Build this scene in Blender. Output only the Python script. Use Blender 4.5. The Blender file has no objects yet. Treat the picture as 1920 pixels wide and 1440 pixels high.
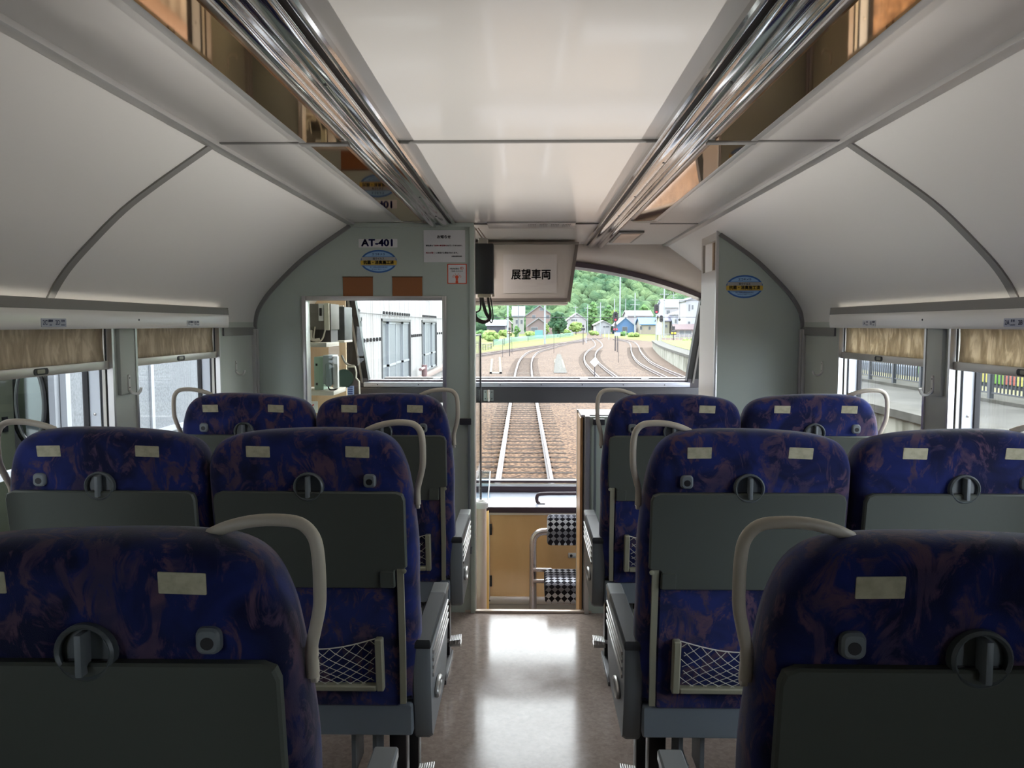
import bpy, bmesh, math, random
from mathutils import Vector, Matrix
random.seed(7)
SC = bpy.context.scene
COL = SC.collection
PI = math.pi
R = math.radians

# ------------------------------------------------------------------ camera
F, PITCH, YAW, EYE = 1490.0, R(4.26), R(1.08), 1.40
cd = bpy.data.cameras.new('camera')
cd.sensor_fit = 'HORIZONTAL'; cd.sensor_width = 36.0; cd.lens = F / 1920 * 36.0
cd.clip_start = 0.02; cd.clip_end = 3000
cam = bpy.data.objects.new('camera', cd); COL.objects.link(cam)
cam.location = (0, 0, EYE); cam.rotation_euler = (PI / 2 - PITCH, 0, YAW)
SC.camera = cam

def ray(px, py):
    x = (px - 960) / F; y = (720 - py) / F
    fy = math.cos(PITCH) + y * math.sin(PITCH); fz = -math.sin(PITCH) + y * math.cos(PITCH)
    return Vector((x * math.cos(YAW) - fy * math.sin(YAW), x * math.sin(YAW) + fy * math.cos(YAW), fz))
def atY(px, py, Y):
    r = ray(px, py); return Vector((0, 0, EYE)) + r * (Y / r.y)
def atZ(px, py, Z):
    r = ray(px, py); return Vector((0, 0, EYE)) + r * ((Z - EYE) / r.z)
def lin(c):
    return c / 12.92 if c <= 0.04045 else ((c + 0.055) / 1.055) ** 2.4
def S(r, g, b, k=1.0):
    return (lin(r / 255) * k, lin(g / 255) * k, lin(b / 255) * k, 1)

# ------------------------------------------------------------------ materials
MATS = {}
def mat(name, col, rough=0.5, metal=0.0, spec=0.5, emit=None, estr=1.0, coat=0.0):
    if name in MATS: return MATS[name]
    m = bpy.data.materials.new(name); m.use_nodes = True
    b = m.node_tree.nodes['Principled BSDF']
    b.inputs['Base Color'].default_value = col
    b.inputs['Roughness'].default_value = rough
    b.inputs['Metallic'].default_value = metal
    b.inputs['Specular IOR Level'].default_value = spec
    if coat: b.inputs['Coat Weight'].default_value = coat; b.inputs['Coat Roughness'].default_value = 0.08
    if emit: b.inputs['Emission Color'].default_value = emit; b.inputs['Emission Strength'].default_value = estr
    MATS[name] = m
    return m
def nd(m, t, **kw):
    n = m.node_tree.nodes.new(t)
    for k, v in kw.items(): setattr(n, k, v)
    return n
def lk(m, a, b): m.node_tree.links.new(a, b)
def bsdf(m): return m.node_tree.nodes['Principled BSDF']
def ramp(m, stops, interp='LINEAR'):
    n = nd(m, 'ShaderNodeValToRGB'); cr = n.color_ramp; cr.interpolation = interp
    while len(cr.elements) < len(stops): cr.elements.new(0.5)
    for e, (p, c) in zip(cr.elements, stops): e.position = p; e.color = c
    return n
def coords(m, kind='Object', scale=(1, 1, 1), rot=(0, 0, 0)):
    t = nd(m, 'ShaderNodeTexCoord'); mp = nd(m, 'ShaderNodeMapping')
    mp.inputs['Scale'].default_value = scale; mp.inputs['Rotation'].default_value = rot
    lk(m, t.outputs[kind], mp.inputs['Vector']); return mp.outputs['Vector']
def noise(m, vec, scale, detail=3, rough=0.5, dist=0.0):
    n = nd(m, 'ShaderNodeTexNoise'); n.inputs['Scale'].default_value = scale
    n.inputs['Detail'].default_value = detail; n.inputs['Roughness'].default_value = rough
    n.inputs['Distortion'].default_value = dist
    lk(m, vec, n.inputs['Vector']); return n
def bump(m, sock, strength=0.2, dist=0.01):
    b = nd(m, 'ShaderNodeBump'); b.inputs['Strength'].default_value = strength; b.inputs['Distance'].default_value = dist
    lk(m, sock, b.inputs['Height']); lk(m, b.outputs['Normal'], bsdf(m).inputs['Normal'])
def mottled(name, c0, c1, scale=6, rough=0.6, detail=4, kind='Object', sc=(1, 1, 1), dist=0.0, lo=0.35, hi=0.65, bmp=0.0, bd=0.01, **kw):
    if name in MATS: return MATS[name]
    m = mat(name, c0, rough, **kw)
    n = noise(m, coords(m, kind, sc), scale, detail, 0.55, dist)
    r = ramp(m, [(lo, c0), (hi, c1)]); lk(m, n.outputs['Fac'], r.inputs['Fac'])
    lk(m, r.outputs['Color'], bsdf(m).inputs['Base Color'])
    if bmp: bump(m, n.outputs['Fac'], bmp, bd)
    return m

def glass_mat(name, tint=(0.95, 0.97, 0.96), refl=1.0):
    m = bpy.data.materials.new(name); m.use_nodes = True; nt = m.node_tree
    nt.nodes.remove(nt.nodes['Principled BSDF']); out = nt.nodes['Material Output']
    tr = nd(m, 'ShaderNodeBsdfTransparent'); tr.inputs['Color'].default_value = (*tint, 1)
    gl = nd(m, 'ShaderNodeBsdfGlossy'); gl.inputs['Roughness'].default_value = 0.0
    ge = nd(m, 'ShaderNodeNewGeometry'); dp = nd(m, 'ShaderNodeVectorMath', operation='DOT_PRODUCT')
    lk(m, ge.outputs['Normal'], dp.inputs[0]); lk(m, ge.outputs['Incoming'], dp.inputs[1])
    def mm(op, a, c):
        n = nd(m, 'ShaderNodeMath', operation=op); lk(m, a, n.inputs[0])
        if c is not None: n.inputs[1].default_value = c
        return n.outputs[0]
    inv = nd(m, 'ShaderNodeMath', operation='SUBTRACT'); inv.inputs[0].default_value = 1.0; lk(m, mm('ABSOLUTE', dp.outputs['Value'], None), inv.inputs[1])
    fac = mm('ADD', mm('MULTIPLY', mm('POWER', inv.outputs[0], 5.0), 0.42 * refl), 0.02 * refl)
    mx = nd(m, 'ShaderNodeMixShader'); lk(m, fac, mx.inputs['Fac'])
    lk(m, tr.outputs[0], mx.inputs[1]); lk(m, gl.outputs[0], mx.inputs[2]); lk(m, mx.outputs[0], out.inputs['Surface'])
    MATS[name] = m; return m

# ------------------------------------------------------------------ mesh builder
class MB:
    def __init__(s): s.bm = bmesh.new()
    def _merge(s, b):
        me = bpy.data.meshes.new('tmp'); b.to_mesh(me); b.free(); s.bm.from_mesh(me); bpy.data.meshes.remove(me)
    def box(s, x0, x1, y0, y1, z0, z1, bev=0.0, seg=2):
        b = bmesh.new()
        bmesh.ops.create_cube(b, size=1)
        for v in b.verts:
            v.co = Vector(((x0 + x1) / 2 + v.co.x * (x1 - x0), (y0 + y1) / 2 + v.co.y * (y1 - y0), (z0 + z1) / 2 + v.co.z * (z1 - z0)))
        if bev: bmesh.ops.bevel(b, geom=b.edges[:], offset=bev, segments=seg, affect='EDGES', profile=0.6)
        s._merge(b); return s
    def obox(s, c, ax, ay, az, hx, hy, hz, bev=0.0):
        """box with its own axes"""
        b = bmesh.new(); bmesh.ops.create_cube(b, size=2)
        ax, ay, az = Vector(ax).normalized(), Vector(ay).normalized(), Vector(az).normalized()
        for v in b.verts: v.co = Vector(c) + ax * (v.co.x * hx) + ay * (v.co.y * hy) + az * (v.co.z * hz)
        if bev: bmesh.ops.bevel(b, geom=b.edges[:], offset=bev, segments=2, affect='EDGES', profile=0.6)
        s._merge(b); return s
    def cyl(s, p0, p1, r0, r1=None, n=16, caps=True):
        r1 = r0 if r1 is None else r1
        p0, p1 = Vector(p0), Vector(p1); d = (p1 - p0).normalized()
        a = d.orthogonal().normalized(); c = d.cross(a)
        A = [s.bm.verts.new(p0 + (a * math.cos(2 * PI * i / n) + c * math.sin(2 * PI * i / n)) * r0) for i in range(n)]
        B = [s.bm.verts.new(p1 + (a * math.cos(2 * PI * i / n) + c * math.sin(2 * PI * i / n)) * r1) for i in range(n)]
        for i in range(n): s.bm.faces.new((A[i], A[(i + 1) % n], B[(i + 1) % n], B[i]))
        if caps: s.bm.faces.new(A[::-1]); s.bm.faces.new(B)
        return s
    def tube(s, pts, r, n=10, smooth=0, closed=False, caps=True, flat=1.0):
        pts = [Vector(p) for p in pts]
        if smooth: pts = crom(pts, smooth, closed)
        rings = []; prev = None; N = len(pts)
        for i, p in enumerate(pts):
            if closed: t = pts[(i + 1) % N] - pts[i - 1]
            else: t = pts[min(i + 1, N - 1)] - pts[max(i - 1, 0)]
            t.normalize()
            a = t.orthogonal().normalized() if prev is None else (prev - t * prev.dot(t)).normalized()
            prev = a; c = t.cross(a)
            rr = r[i] if isinstance(r, (list, tuple)) else r
            rings.append([s.bm.verts.new(p + a * (math.cos(2 * PI * k / n) * rr) + c * (math.sin(2 * PI * k / n) * rr * flat)) for k in range(n)])
        M = N if closed else N - 1
        for i in range(M):
            A, B = rings[i], rings[(i + 1) % N]
            for k in range(n): s.bm.faces.new((A[k], A[(k + 1) % n], B[(k + 1) % n], B[k]))
        if caps and not closed: s.bm.faces.new(rings[0][::-1]); s.bm.faces.new(rings[-1])
        return s
    def prism(s, poly, f0, f1):
        """poly: 2-D points; f0/f1 map a point to 3-D"""
        A = [s.bm.verts.new(f0(*p)) for p in poly]; B = [s.bm.verts.new(f1(*p)) for p in poly]; n = len(poly)
        s.bm.faces.new(A[::-1]); s.bm.faces.new(B)
        for i in range(n): s.bm.faces.new((A[i], A[(i + 1) % n], B[(i + 1) % n], B[i]))
        return s
    def pillow(s, poly, layers, f):
        """poly outline (ccw), layers of (depth, inset), f(u,v,d) -> 3-D"""
        rings = []
        for d, ins in layers:
            rings.append([s.bm.verts.new(f(u, v, d)) for u, v in inset(poly, ins)])
        n = len(poly)
        for A, B in zip(rings, rings[1:]):
            for i in range(n): s.bm.faces.new((A[i], A[(i + 1) % n], B[(i + 1) % n], B[i]))
        s.bm.faces.new(rings[0][::-1]); s.bm.faces.new(rings[-1])
        return s
    def grid(s, f, nu, nv):
        V = [[s.bm.verts.new(f(i / nu, j / nv)) for j in range(nv + 1)] for i in range(nu + 1)]
        for i in range(nu):
            for j in range(nv): s.bm.faces.new((V[i][j], V[i + 1][j], V[i + 1][j + 1], V[i][j + 1]))
        return s
    def face(s, pts): s.bm.faces.new([s.bm.verts.new(Vector(p)) for p in pts]); return s
    def lathe(s, prof, c, axis=(0, 0, 1), n=24):
        ax = Vector(axis).normalized(); a = ax.orthogonal().normalized(); b = ax.cross(a); c = Vector(c)
        rings = [[s.bm.verts.new(c + ax * h + (a * math.cos(2 * PI * k / n) + b * math.sin(2 * PI * k / n)) * max(r, 1e-4)) for k in range(n)] for r, h in prof]
        for A, B in zip(rings, rings[1:]):
            for k in range(n): s.bm.faces.new((A[k], A[(k + 1) % n], B[(k + 1) % n], B[k]))
        s.bm.faces.new(rings[0][::-1]); s.bm.faces.new(rings[-1]); return s
    def ball(s, c, r, sub=2, sq=(1, 1, 1), jit=0.0):
        b = bmesh.new(); bmesh.ops.create_icosphere(b, subdivisions=sub, radius=1)
        for v in b.verts:
            k = 1 + random.uniform(-jit, jit)
            v.co = Vector((c[0] + v.co.x * r * sq[0] * k, c[1] + v.co.y * r * sq[1] * k, c[2] + v.co.z * r * sq[2] * k))
        s._merge(b); return s
    def build(s, name, m, parent=None, sharp=35, smooth=True, origin=None):
        bmesh.ops.recalc_face_normals(s.bm, faces=s.bm.faces[:])
        vs = s.bm.verts
        if parent is not None: L = WORLD[parent.name]
        elif origin is not None: L = Vector(origin)
        else:
            lo = [min(v.co[i] for v in vs) for i in range(3)]; hi = [max(v.co[i] for v in vs) for i in range(3)]
            L = Vector(((lo[0] + hi[0]) / 2, (lo[1] + hi[1]) / 2, lo[2]))
        for v in vs: v.co -= L
        me = bpy.data.meshes.new(name)
        for f in s.bm.faces: f.smooth = smooth
        s.bm.to_mesh(me); s.bm.free()
        if smooth: me.set_sharp_from_angle(angle=R(sharp))
        me.materials.append(m)
        o = bpy.data.objects.new(name, me); COL.objects.link(o)
        if parent is not None: o.parent = parent
        else: o.location = L
        WORLD[o.name] = L.copy()
        return o
WORLD = {}   # world position of every origin (nothing is rotated)

def crom(pts, k, closed=False):
    out = []; n = len(pts)
    segs = n if closed else n - 1
    for i in range(segs):
        g = (lambda j: pts[j % n]) if closed else (lambda j: pts[max(0, min(n - 1, j))])
        p0, p1, p2, p3 = g(i - 1), g(i), g(i + 1), g(i + 2)
        for j in range(k):
            t = j / k
            out.append(0.5 * ((2 * p1) + (p2 - p0) * t + (2 * p0 - 5 * p1 + 4 * p2 - p3) * t * t + (3 * p1 - p0 - 3 * p2 + p3) * t ** 3))
    if not closed: out.append(pts[-1].copy())
    return out
def crom2(pts, k, closed=False):
    return [(p.x, p.y) for p in crom([Vector((a, b, 0)) for a, b in pts], k, closed)]
def inset(poly, d):
    if abs(d) < 1e-9: return list(poly)
    n = len(poly); out = []
    area = sum(poly[i][0] * poly[(i + 1) % n][1] - poly[(i + 1) % n][0] * poly[i][1] for i in range(n))
    sg = 1 if area > 0 else -1
    for i in range(n):
        a, b, c = Vector(poly[i - 1]), Vector(poly[i]), Vector(poly[(i + 1) % n])
        e1 = (b - a).normalized(); e2 = (c - b).normalized()
        n1 = Vector((-e1.y, e1.x)) * sg; n2 = Vector((-e2.y, e2.x)) * sg
        m = n1 + n2
        if m.length < 1e-6: m = n1
        m.normalize(); k = max(0.5, m.dot(n1))
        out.append(tuple(b + m * (d / k)))
    return out
def rrect(x0, x1, y0, y1, r, n=5):
    pts = []
    for cx, cy, a in ((x1 - r, y0 + r, -90), (x1 - r, y1 - r, 0), (x0 + r, y1 - r, 90), (x0 + r, y0 + r, 180)):
        for i in range(n + 1):
            t = R(a + 90 * i / n); pts.append((cx + r * math.cos(t), cy + r * math.sin(t)))
    return pts

# ------------------------------------------------------------------ scene graph
def thing(name, label, cat, loc, group=None):
    o = bpy.data.objects.new(name, None); COL.objects.link(o); o.location = loc
    o.empty_display_size = 0.05
    o['label'] = label; o['category'] = cat
    if group: o['group'] = group
    WORLD[o.name] = Vector(loc); return o
def tag(o, label, cat, group=None, kind=None):
    o['label'] = label; o['category'] = cat
    if group: o['group'] = group
    if kind: o['kind'] = kind
    return o
def struct(o):
    o['kind'] = 'structure'; return o
def dup(root, loc, label=None):
    r = root.copy(); COL.objects.link(r); r.location = loc; WORLD[r.name] = Vector(loc)
    if label: r['label'] = label
    for ch in list(root.children):
        c = ch.copy(); COL.objects.link(c); c.parent = r; WORLD[c.name] = WORLD[ch.name]
        for g in ch.children:
            d = g.copy(); COL.objects.link(d); d.parent = c; WORLD[d.name] = WORLD[g.name]
    return r

AX_BACK = ((1, 0, 0), (0, 0, 1), (0, -1, 0))     # faces the saloon (towards -Y)
AX_LEFT = ((0, 1, 0), (0, 0, 1), (1, 0, 0))      # on the left wall, faces +X
AX_RIGHT = ((0, -1, 0), (0, 0, 1), (-1, 0, 0))   # on the right wall, faces -X
def text(body, size, c, axes, m, parent, name='lettering', bold=0.0, width=None, thick=0.0004, align='CENTER'):
    cu = bpy.data.curves.new('txt', 'FONT'); cu.body = body; cu.size = size
    cu.align_x = align; cu.align_y = 'CENTER'; cu.resolution_u = 3
    o = bpy.data.objects.new('txt', cu); COL.objects.link(o)
    dg = bpy.context.evaluated_depsgraph_get(); dg.update()
    me = bpy.data.meshes.new_from_object(o.evaluated_get(dg))
    bpy.data.objects.remove(o); bpy.data.curves.remove(cu)
    ax, ay, az = [Vector(a) for a in axes]
    if bold:
        bm = bmesh.new()
        for dx, dy in ((-1, 0), (1, 0), (0, -1), (0, 1), (0, 0)):
            n0 = len(bm.verts); bm.from_mesh(me); bm.verts.ensure_lookup_table()
            for v in bm.verts[n0:]: v.co.x += dx * bold; v.co.y += dy * bold
        bm.to_mesh(me); bm.free()
    xs = [v.co.x for v in me.vertices] or [0, 1]
    k = width / (max(xs) - min(xs)) if width else 1.0
    P = WORLD[parent.name]; c = Vector(c)
    for v in me.vertices: v.co = c + ax * (v.co.x * k) + ay * v.co.y + az * thick - P
    me.materials.clear(); me.materials.append(m); me.name = name
    o = bpy.data.objects.new(name, me); COL.objects.link(o); o.parent = parent; WORLD[o.name] = P.copy()
    return o
def plate(b, c, axes, w, h, t, r=0.002):
    ax, ay, az = [Vector(a) for a in axes]; c = Vector(c)
    b.pillow(rrect(-w / 2, w / 2, -h / 2, h / 2, min(r, h / 2.01, w / 2.01)), [(0, 0), (t, 0)], lambda u, v, d: c + ax * u + ay * v + az * d)
    return b
COVE_FILL_T = -78; SKY, COVE_FILL_W, CAB_FILL_W, EXPO = 25.0, 8.0, 8.0, 0.12
# ------------------------------------------------------------------ palette of the carriage
WHITE = mat('ceiling_laminate', S(212, 208, 202), 0.30, spec=0.6, coat=0.35)
COVE = mat('cove_laminate', S(220, 217, 211), 0.36, spec=0.4)
GREEN = mat('pale_green_laminate', S(184, 194, 182), 0.38, spec=0.4)
PILLAR = mat('pillar_laminate', S(186, 190, 180), 0.4)
ALU = mat('satin_aluminium', S(205, 203, 200), 0.3, metal=0.75)
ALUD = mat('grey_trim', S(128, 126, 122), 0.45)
CHROME = mat('chrome', S(215, 213, 210), 0.07, metal=1.0)
BLACK = mat('black_rubber', S(20, 18, 20), 0.5)
DARK = mat('dark_grey_metal', S(52, 52, 56), 0.4)
GREY = mat('grey_plastic', S(112, 118, 120), 0.42)
TRAY = mat('grey_tray_plastic', S(80, 84, 77), 0.5, spec=0.3)
PAD = mat('dark_arm_pad', S(46, 49, 51), 0.5)
CREAM = mat('cream_plastic', S(196, 186, 168), 0.38)
OLIVE = mat('olive_cream_metal', S(150, 148, 126), 0.45)
PAPER = mat('white_paper', S(225, 224, 222), 0.6)
INK = mat('black_ink', S(22, 20, 22), 0.7)
NAVY = mat('navy_ink', S(38, 44, 120), 0.6)
RED = mat('red_ink', S(178, 40, 52), 0.6)
ORANGE = mat('orange_ink', S(226, 84, 40), 0.6)
WGLASS = glass_mat('window_glass')
BRONZE = mat('bronze_mirror', S(214, 164, 104), 0.04, metal=1.0)
n_ = mottled('floor_vinyl', S(136, 122, 114), S(160, 146, 136), 55, 0.2, 5, 'Object', (1, 1, 1), 0.6, 0.3, 0.72, spec=0.12)
FLOOR = n_
fm = noise(FLOOR, coords(FLOOR), 5, 4); fr_ = ramp(FLOOR, [(0.3, (0.09,) * 3 + (1,)), (0.75, (0.19,) * 3 + (1,))])
lk(FLOOR, fm.outputs['Fac'], fr_.inputs['Fac']); lk(FLOOR, fr_.outputs['Color'], bsdf(FLOOR).inputs['Roughness'])
WOOD = mottled('ply_panel', S(206, 162, 110), S(220, 178, 126), 3.5, 0.4, 5, sc=(1, 1, 0.3), dist=0.5)

# seat moquette: navy with violet-brown flame blotches
FAB = mat('seat_moquette', S(30, 32, 96), 0.95, spec=0.15)
t_ = nd(FAB, 'ShaderNodeTexCoord'); oi = nd(FAB, 'ShaderNodeObjectInfo')
va = nd(FAB, 'ShaderNodeVectorMath', operation='ADD'); vm = nd(FAB, 'ShaderNodeVectorMath', operation='SCALE')
vm.inputs['Scale'].default_value = 7.0
cmb = nd(FAB, 'ShaderNodeCombineXYZ'); lk(FAB, oi.outputs['Random'], cmb.inputs[0]); lk(FAB, oi.outputs['Random'], cmb.inputs[2])
lk(FAB, cmb.outputs[0], vm.inputs[0]); lk(FAB, t_.outputs['Object'], va.inputs[0]); lk(FAB, vm.outputs[0], va.inputs[1])
mp_ = nd(FAB, 'ShaderNodeMapping'); mp_.inputs['Rotation'].default_value = (0, R(35), 0); mp_.inputs['Scale'].default_value = (1, 1, 0.55)
lk(FAB, va.outputs[0], mp_.inputs['Vector'])
nA = noise(FAB, mp_.outputs[0], 20, 5, 0.68, 1.2); rA = ramp(FAB, [(0.50, (0, 0, 0, 1)), (0.58, (1, 1, 1, 1))]); lk(FAB, nA.outputs['Fac'], rA.inputs['Fac'])
nB = noise(FAB, va.outputs[0], 9, 3, 0.5, 1.0); rB = ramp(FAB, [(0.35, S(16, 21, 54)), (0.65, S(30, 42, 104))]); lk(FAB, nB.outputs['Fac'], rB.inputs['Fac'])
nC = noise(FAB, va.outputs[0], 12, 3, 0.5, 1.5); rC = ramp(FAB, [(0.38, S(56, 50, 78)), (0.62, S(88, 66, 84))]); lk(FAB, nC.outputs['Fac'], rC.inputs['Fac'])
mxA = nd(FAB, 'ShaderNodeMix', data_type='RGBA'); lk(FAB, rA.outputs['Color'], mxA.inputs['Factor'])
lk(FAB, rB.outputs['Color'], mxA.inputs[6]); lk(FAB, rC.outputs['Color'], mxA.inputs[7])
lk(FAB, mxA.outputs[2], bsdf(FAB).inputs['Base Color'])
nD = noise(FAB, va.outputs[0], 900, 2); bump(FAB, nD.outputs['Fac'], 0.25, 0.002)
bsdf(FAB).inputs['Sheen Weight'].default_value = 0.25; bsdf(FAB).inputs['Sheen Roughness'].default_value = 0.5
TAGM = mottled('worn_tag', S(168, 162, 132), S(196, 190, 160), 60, 0.7, 4, lo=0.3, hi=0.6)

# roller blind cloth
BLIND = mat('blind_cloth', S(186, 168, 140), 0.85, spec=0.2)
bc = coords(BLIND, 'Object', (1, 1, 0.35), (R(28), 0, 0))
b1 = noise(BLIND, bc, 30, 3, 0.6, 0.9); r1 = ramp(BLIND, [(0.36, S(196, 182, 158)), (0.5, S(212, 199, 175)), (0.62, S(234, 223, 202))])
lk(BLIND, b1.outputs['Fac'], r1.inputs['Fac']); lk(BLIND, r1.outputs['Color'], bsdf(BLIND).inputs['Base Color'])
tl = nd(BLIND, 'ShaderNodeBsdfTranslucent'); ms = nd(BLIND, 'ShaderNodeMixShader'); ms.inputs['Fac'].default_value = 0.36
lk(BLIND, r1.outputs['Color'], tl.inputs['Color']); lk(BLIND, bsdf(BLIND).outputs[0], ms.inputs[1]); lk(BLIND, tl.outputs[0], ms.inputs[2])
lk(BLIND, ms.outputs[0], BLIND.node_tree.nodes['Material Output'].inputs['Surface'])

# ------------------------------------------------------------------ carriage shell
Y0, YP, YC = -1.6, 3.78, 4.83      # rear bulkhead, cab partition, end of the flat ceiling
WX = 1.30                           # inner face of the side walls
CZ = 1.88
COVEP = crom2([(0.84, 1.872), (0.985, 1.775), (1.08, 1.705), (1.17, 1.62), (1.24, 1.545), (1.285, 1.475), (1.299, 1.42), (1.30, 1.392)], 4)

struct(MB().box(-1.4, 1.4, Y0 - 0.1, YP + 0.02, -0.12, 0.0).build('floor', FLOOR))
struct(MB().box(-1.4, 1.4, YP + 0.02, 5.1, -0.40, -0.25).build('floor_cab', mat('cab_floor', S(120, 112, 104), 0.5)))
b = MB(); b.box(-0.335, 0.335, Y0 - 0.1, YC + 0.05, CZ + 0.003, CZ + 0.06)
for s in (-1, 1):
    x0, x1 = sorted((s * 0.335, s * 0.84)); b.box(x0, x1, Y0 - 0.1, YC + 0.05, CZ, CZ + 0.06)
struct(b.build('ceiling', WHITE))
for s, nm in ((-1, 'cove_left'), (1, 'cove_right')):
    b = MB()
    prof = [(s * u, v) for u, v in COVEP]; back = [(s * (u + 0.05), v + 0.03) for u, v in COVEP]
    poly = prof + back[::-1]
    b.prism(poly, lambda u, v: Vector((u, Y0 - 0.1, v)), lambda u, v: Vector((u, YC + 0.35, v)))
    struct(b.build('ceiling_' + nm, COVE))
    # corner moulding with its lit lip
    b = MB(); x0, x1 = sorted((s * 0.812, s * 0.845))
    b.box(x0, x1, Y0, YC, CZ - 0.012, CZ + 0.002, 0.003)
    struct(b.build('trim_corner_' + nm[5:], ALU))
    # cove rib and ceiling seam strips
    b = MB(); ru = [(s * (u - 0.004), v - 0.003) for u, v in COVEP[:22]]; rv = [(s * (u + 0.01), v + 0.006) for u, v in COVEP[:22]]
    b.prism(ru + rv[::-1], lambda u, v: Vector((u, 2.112, v)), lambda u, v: Vector((u, 2.144, v)))
    struct(b.build('trim_rib_' + nm[5:], ALUD))
    b = MB()
    for yy in (2.13, 3.84):
        x0, x1 = sorted((s * 0.585, s * 0.815)); b.box(x0, x1, yy - 0.008, yy + 0.008, CZ - 0.003, CZ + 0.01, 0.001)
    b.box(min(s * 0.47, s * 0.6), max(s * 0.47, s * 0.6), 2.115, 2.145, CZ - 0.008, CZ + 0.01, 0.002)
    struct(b.build('trim_seam_' + nm[5:], ALUD))
    # chrome ceiling rail: inner lip, dark slot, wide reflector and outer bead
    b = MB()
    pr = [(0.333, CZ + 0.004), (0.333, CZ - 0.010), (0.338, CZ - 0.014), (0.350, CZ - 0.010), (0.350, CZ + 0.004)]
    b.prism([(s * u, v) for u, v in pr], lambda u, v: Vector((u, Y0, v)), lambda u, v: Vector((u, YC, v)))
    pr = crom2([(0.362, CZ + 0.004), (0.362, CZ - 0.014), (0.376, CZ - 0.022), (0.396, CZ - 0.020), (0.412, CZ - 0.009), (0.422, CZ - 0.008), (0.428, CZ - 0.02), (0.440, CZ - 0.026), (0.452, CZ - 0.020), (0.458, CZ - 0.008), (0.460, CZ + 0.004)], 3)
    b.prism([(s * u, v) for u, v in pr], lambda u, v: Vector((u, Y0, v)), lambda u, v: Vector((u, YC, v)))
    rail = struct(b.build('trim_rail_' + nm[5:], CHROME, sharp=50))
    b = MB(); x0, x1 = sorted((s * 0.350, s * 0.362)); b.box(x0, x1, Y0, YC, CZ - 0.004, CZ + 0.002)
    b.build('slot', BLACK, rail)
    for yy in (0.9, 1.55, 2.3, 2.9, 3.4): MB().lathe([(0.004, -0.0), (0.004, -0.003)], (s * 0.386, yy, CZ - 0.0205), (0, 0, 1), 10).build('screw_hole', BLACK, rail)
b = MB()
for yy in (2.13, 3.84): b.box(-0.335, 0.335, yy - 0.007, yy + 0.007, CZ - 0.003, CZ + 0.01, 0.001)
struct(b.build('trim_seam_middle', ALUD))
# bronze mirror panels let into the ceiling
mlab = {(-1, 0): 'long bronze mirror panel in the ceiling above the near left seats', (-1, 1): 'short bronze mirror panel in the ceiling just before the left partition',
        (1, 0): 'long bronze mirror panel in the ceiling above the near right seats', (1, 1): 'short bronze mirror panel in the ceiling just before the right partition'}
for s in (-1, 1):
    for k, (ya, yb) in enumerate(((Y0 + 0.3, 2.11), (2.15, 3.68))):
        t = thing('ceiling_mirror', mlab[(s, k)], 'mirror', (s * 0.533, (ya + yb) / 2, CZ - 0.006), 'bronze mirror panels in the ceiling')
        x0, x1 = sorted((s * 0.486, s * 0.578))
        MB().box(x0, x1, ya, yb, CZ - 0.005, CZ + 0.001).build('panel', BRONZE, t)
        x0, x1 = sorted((s * 0.578, s * 0.596))
        MB().box(x0, x1, ya, yb, CZ - 0.006, CZ + 0.001, 0.002).build('edge_strip', ALU, t)

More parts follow.
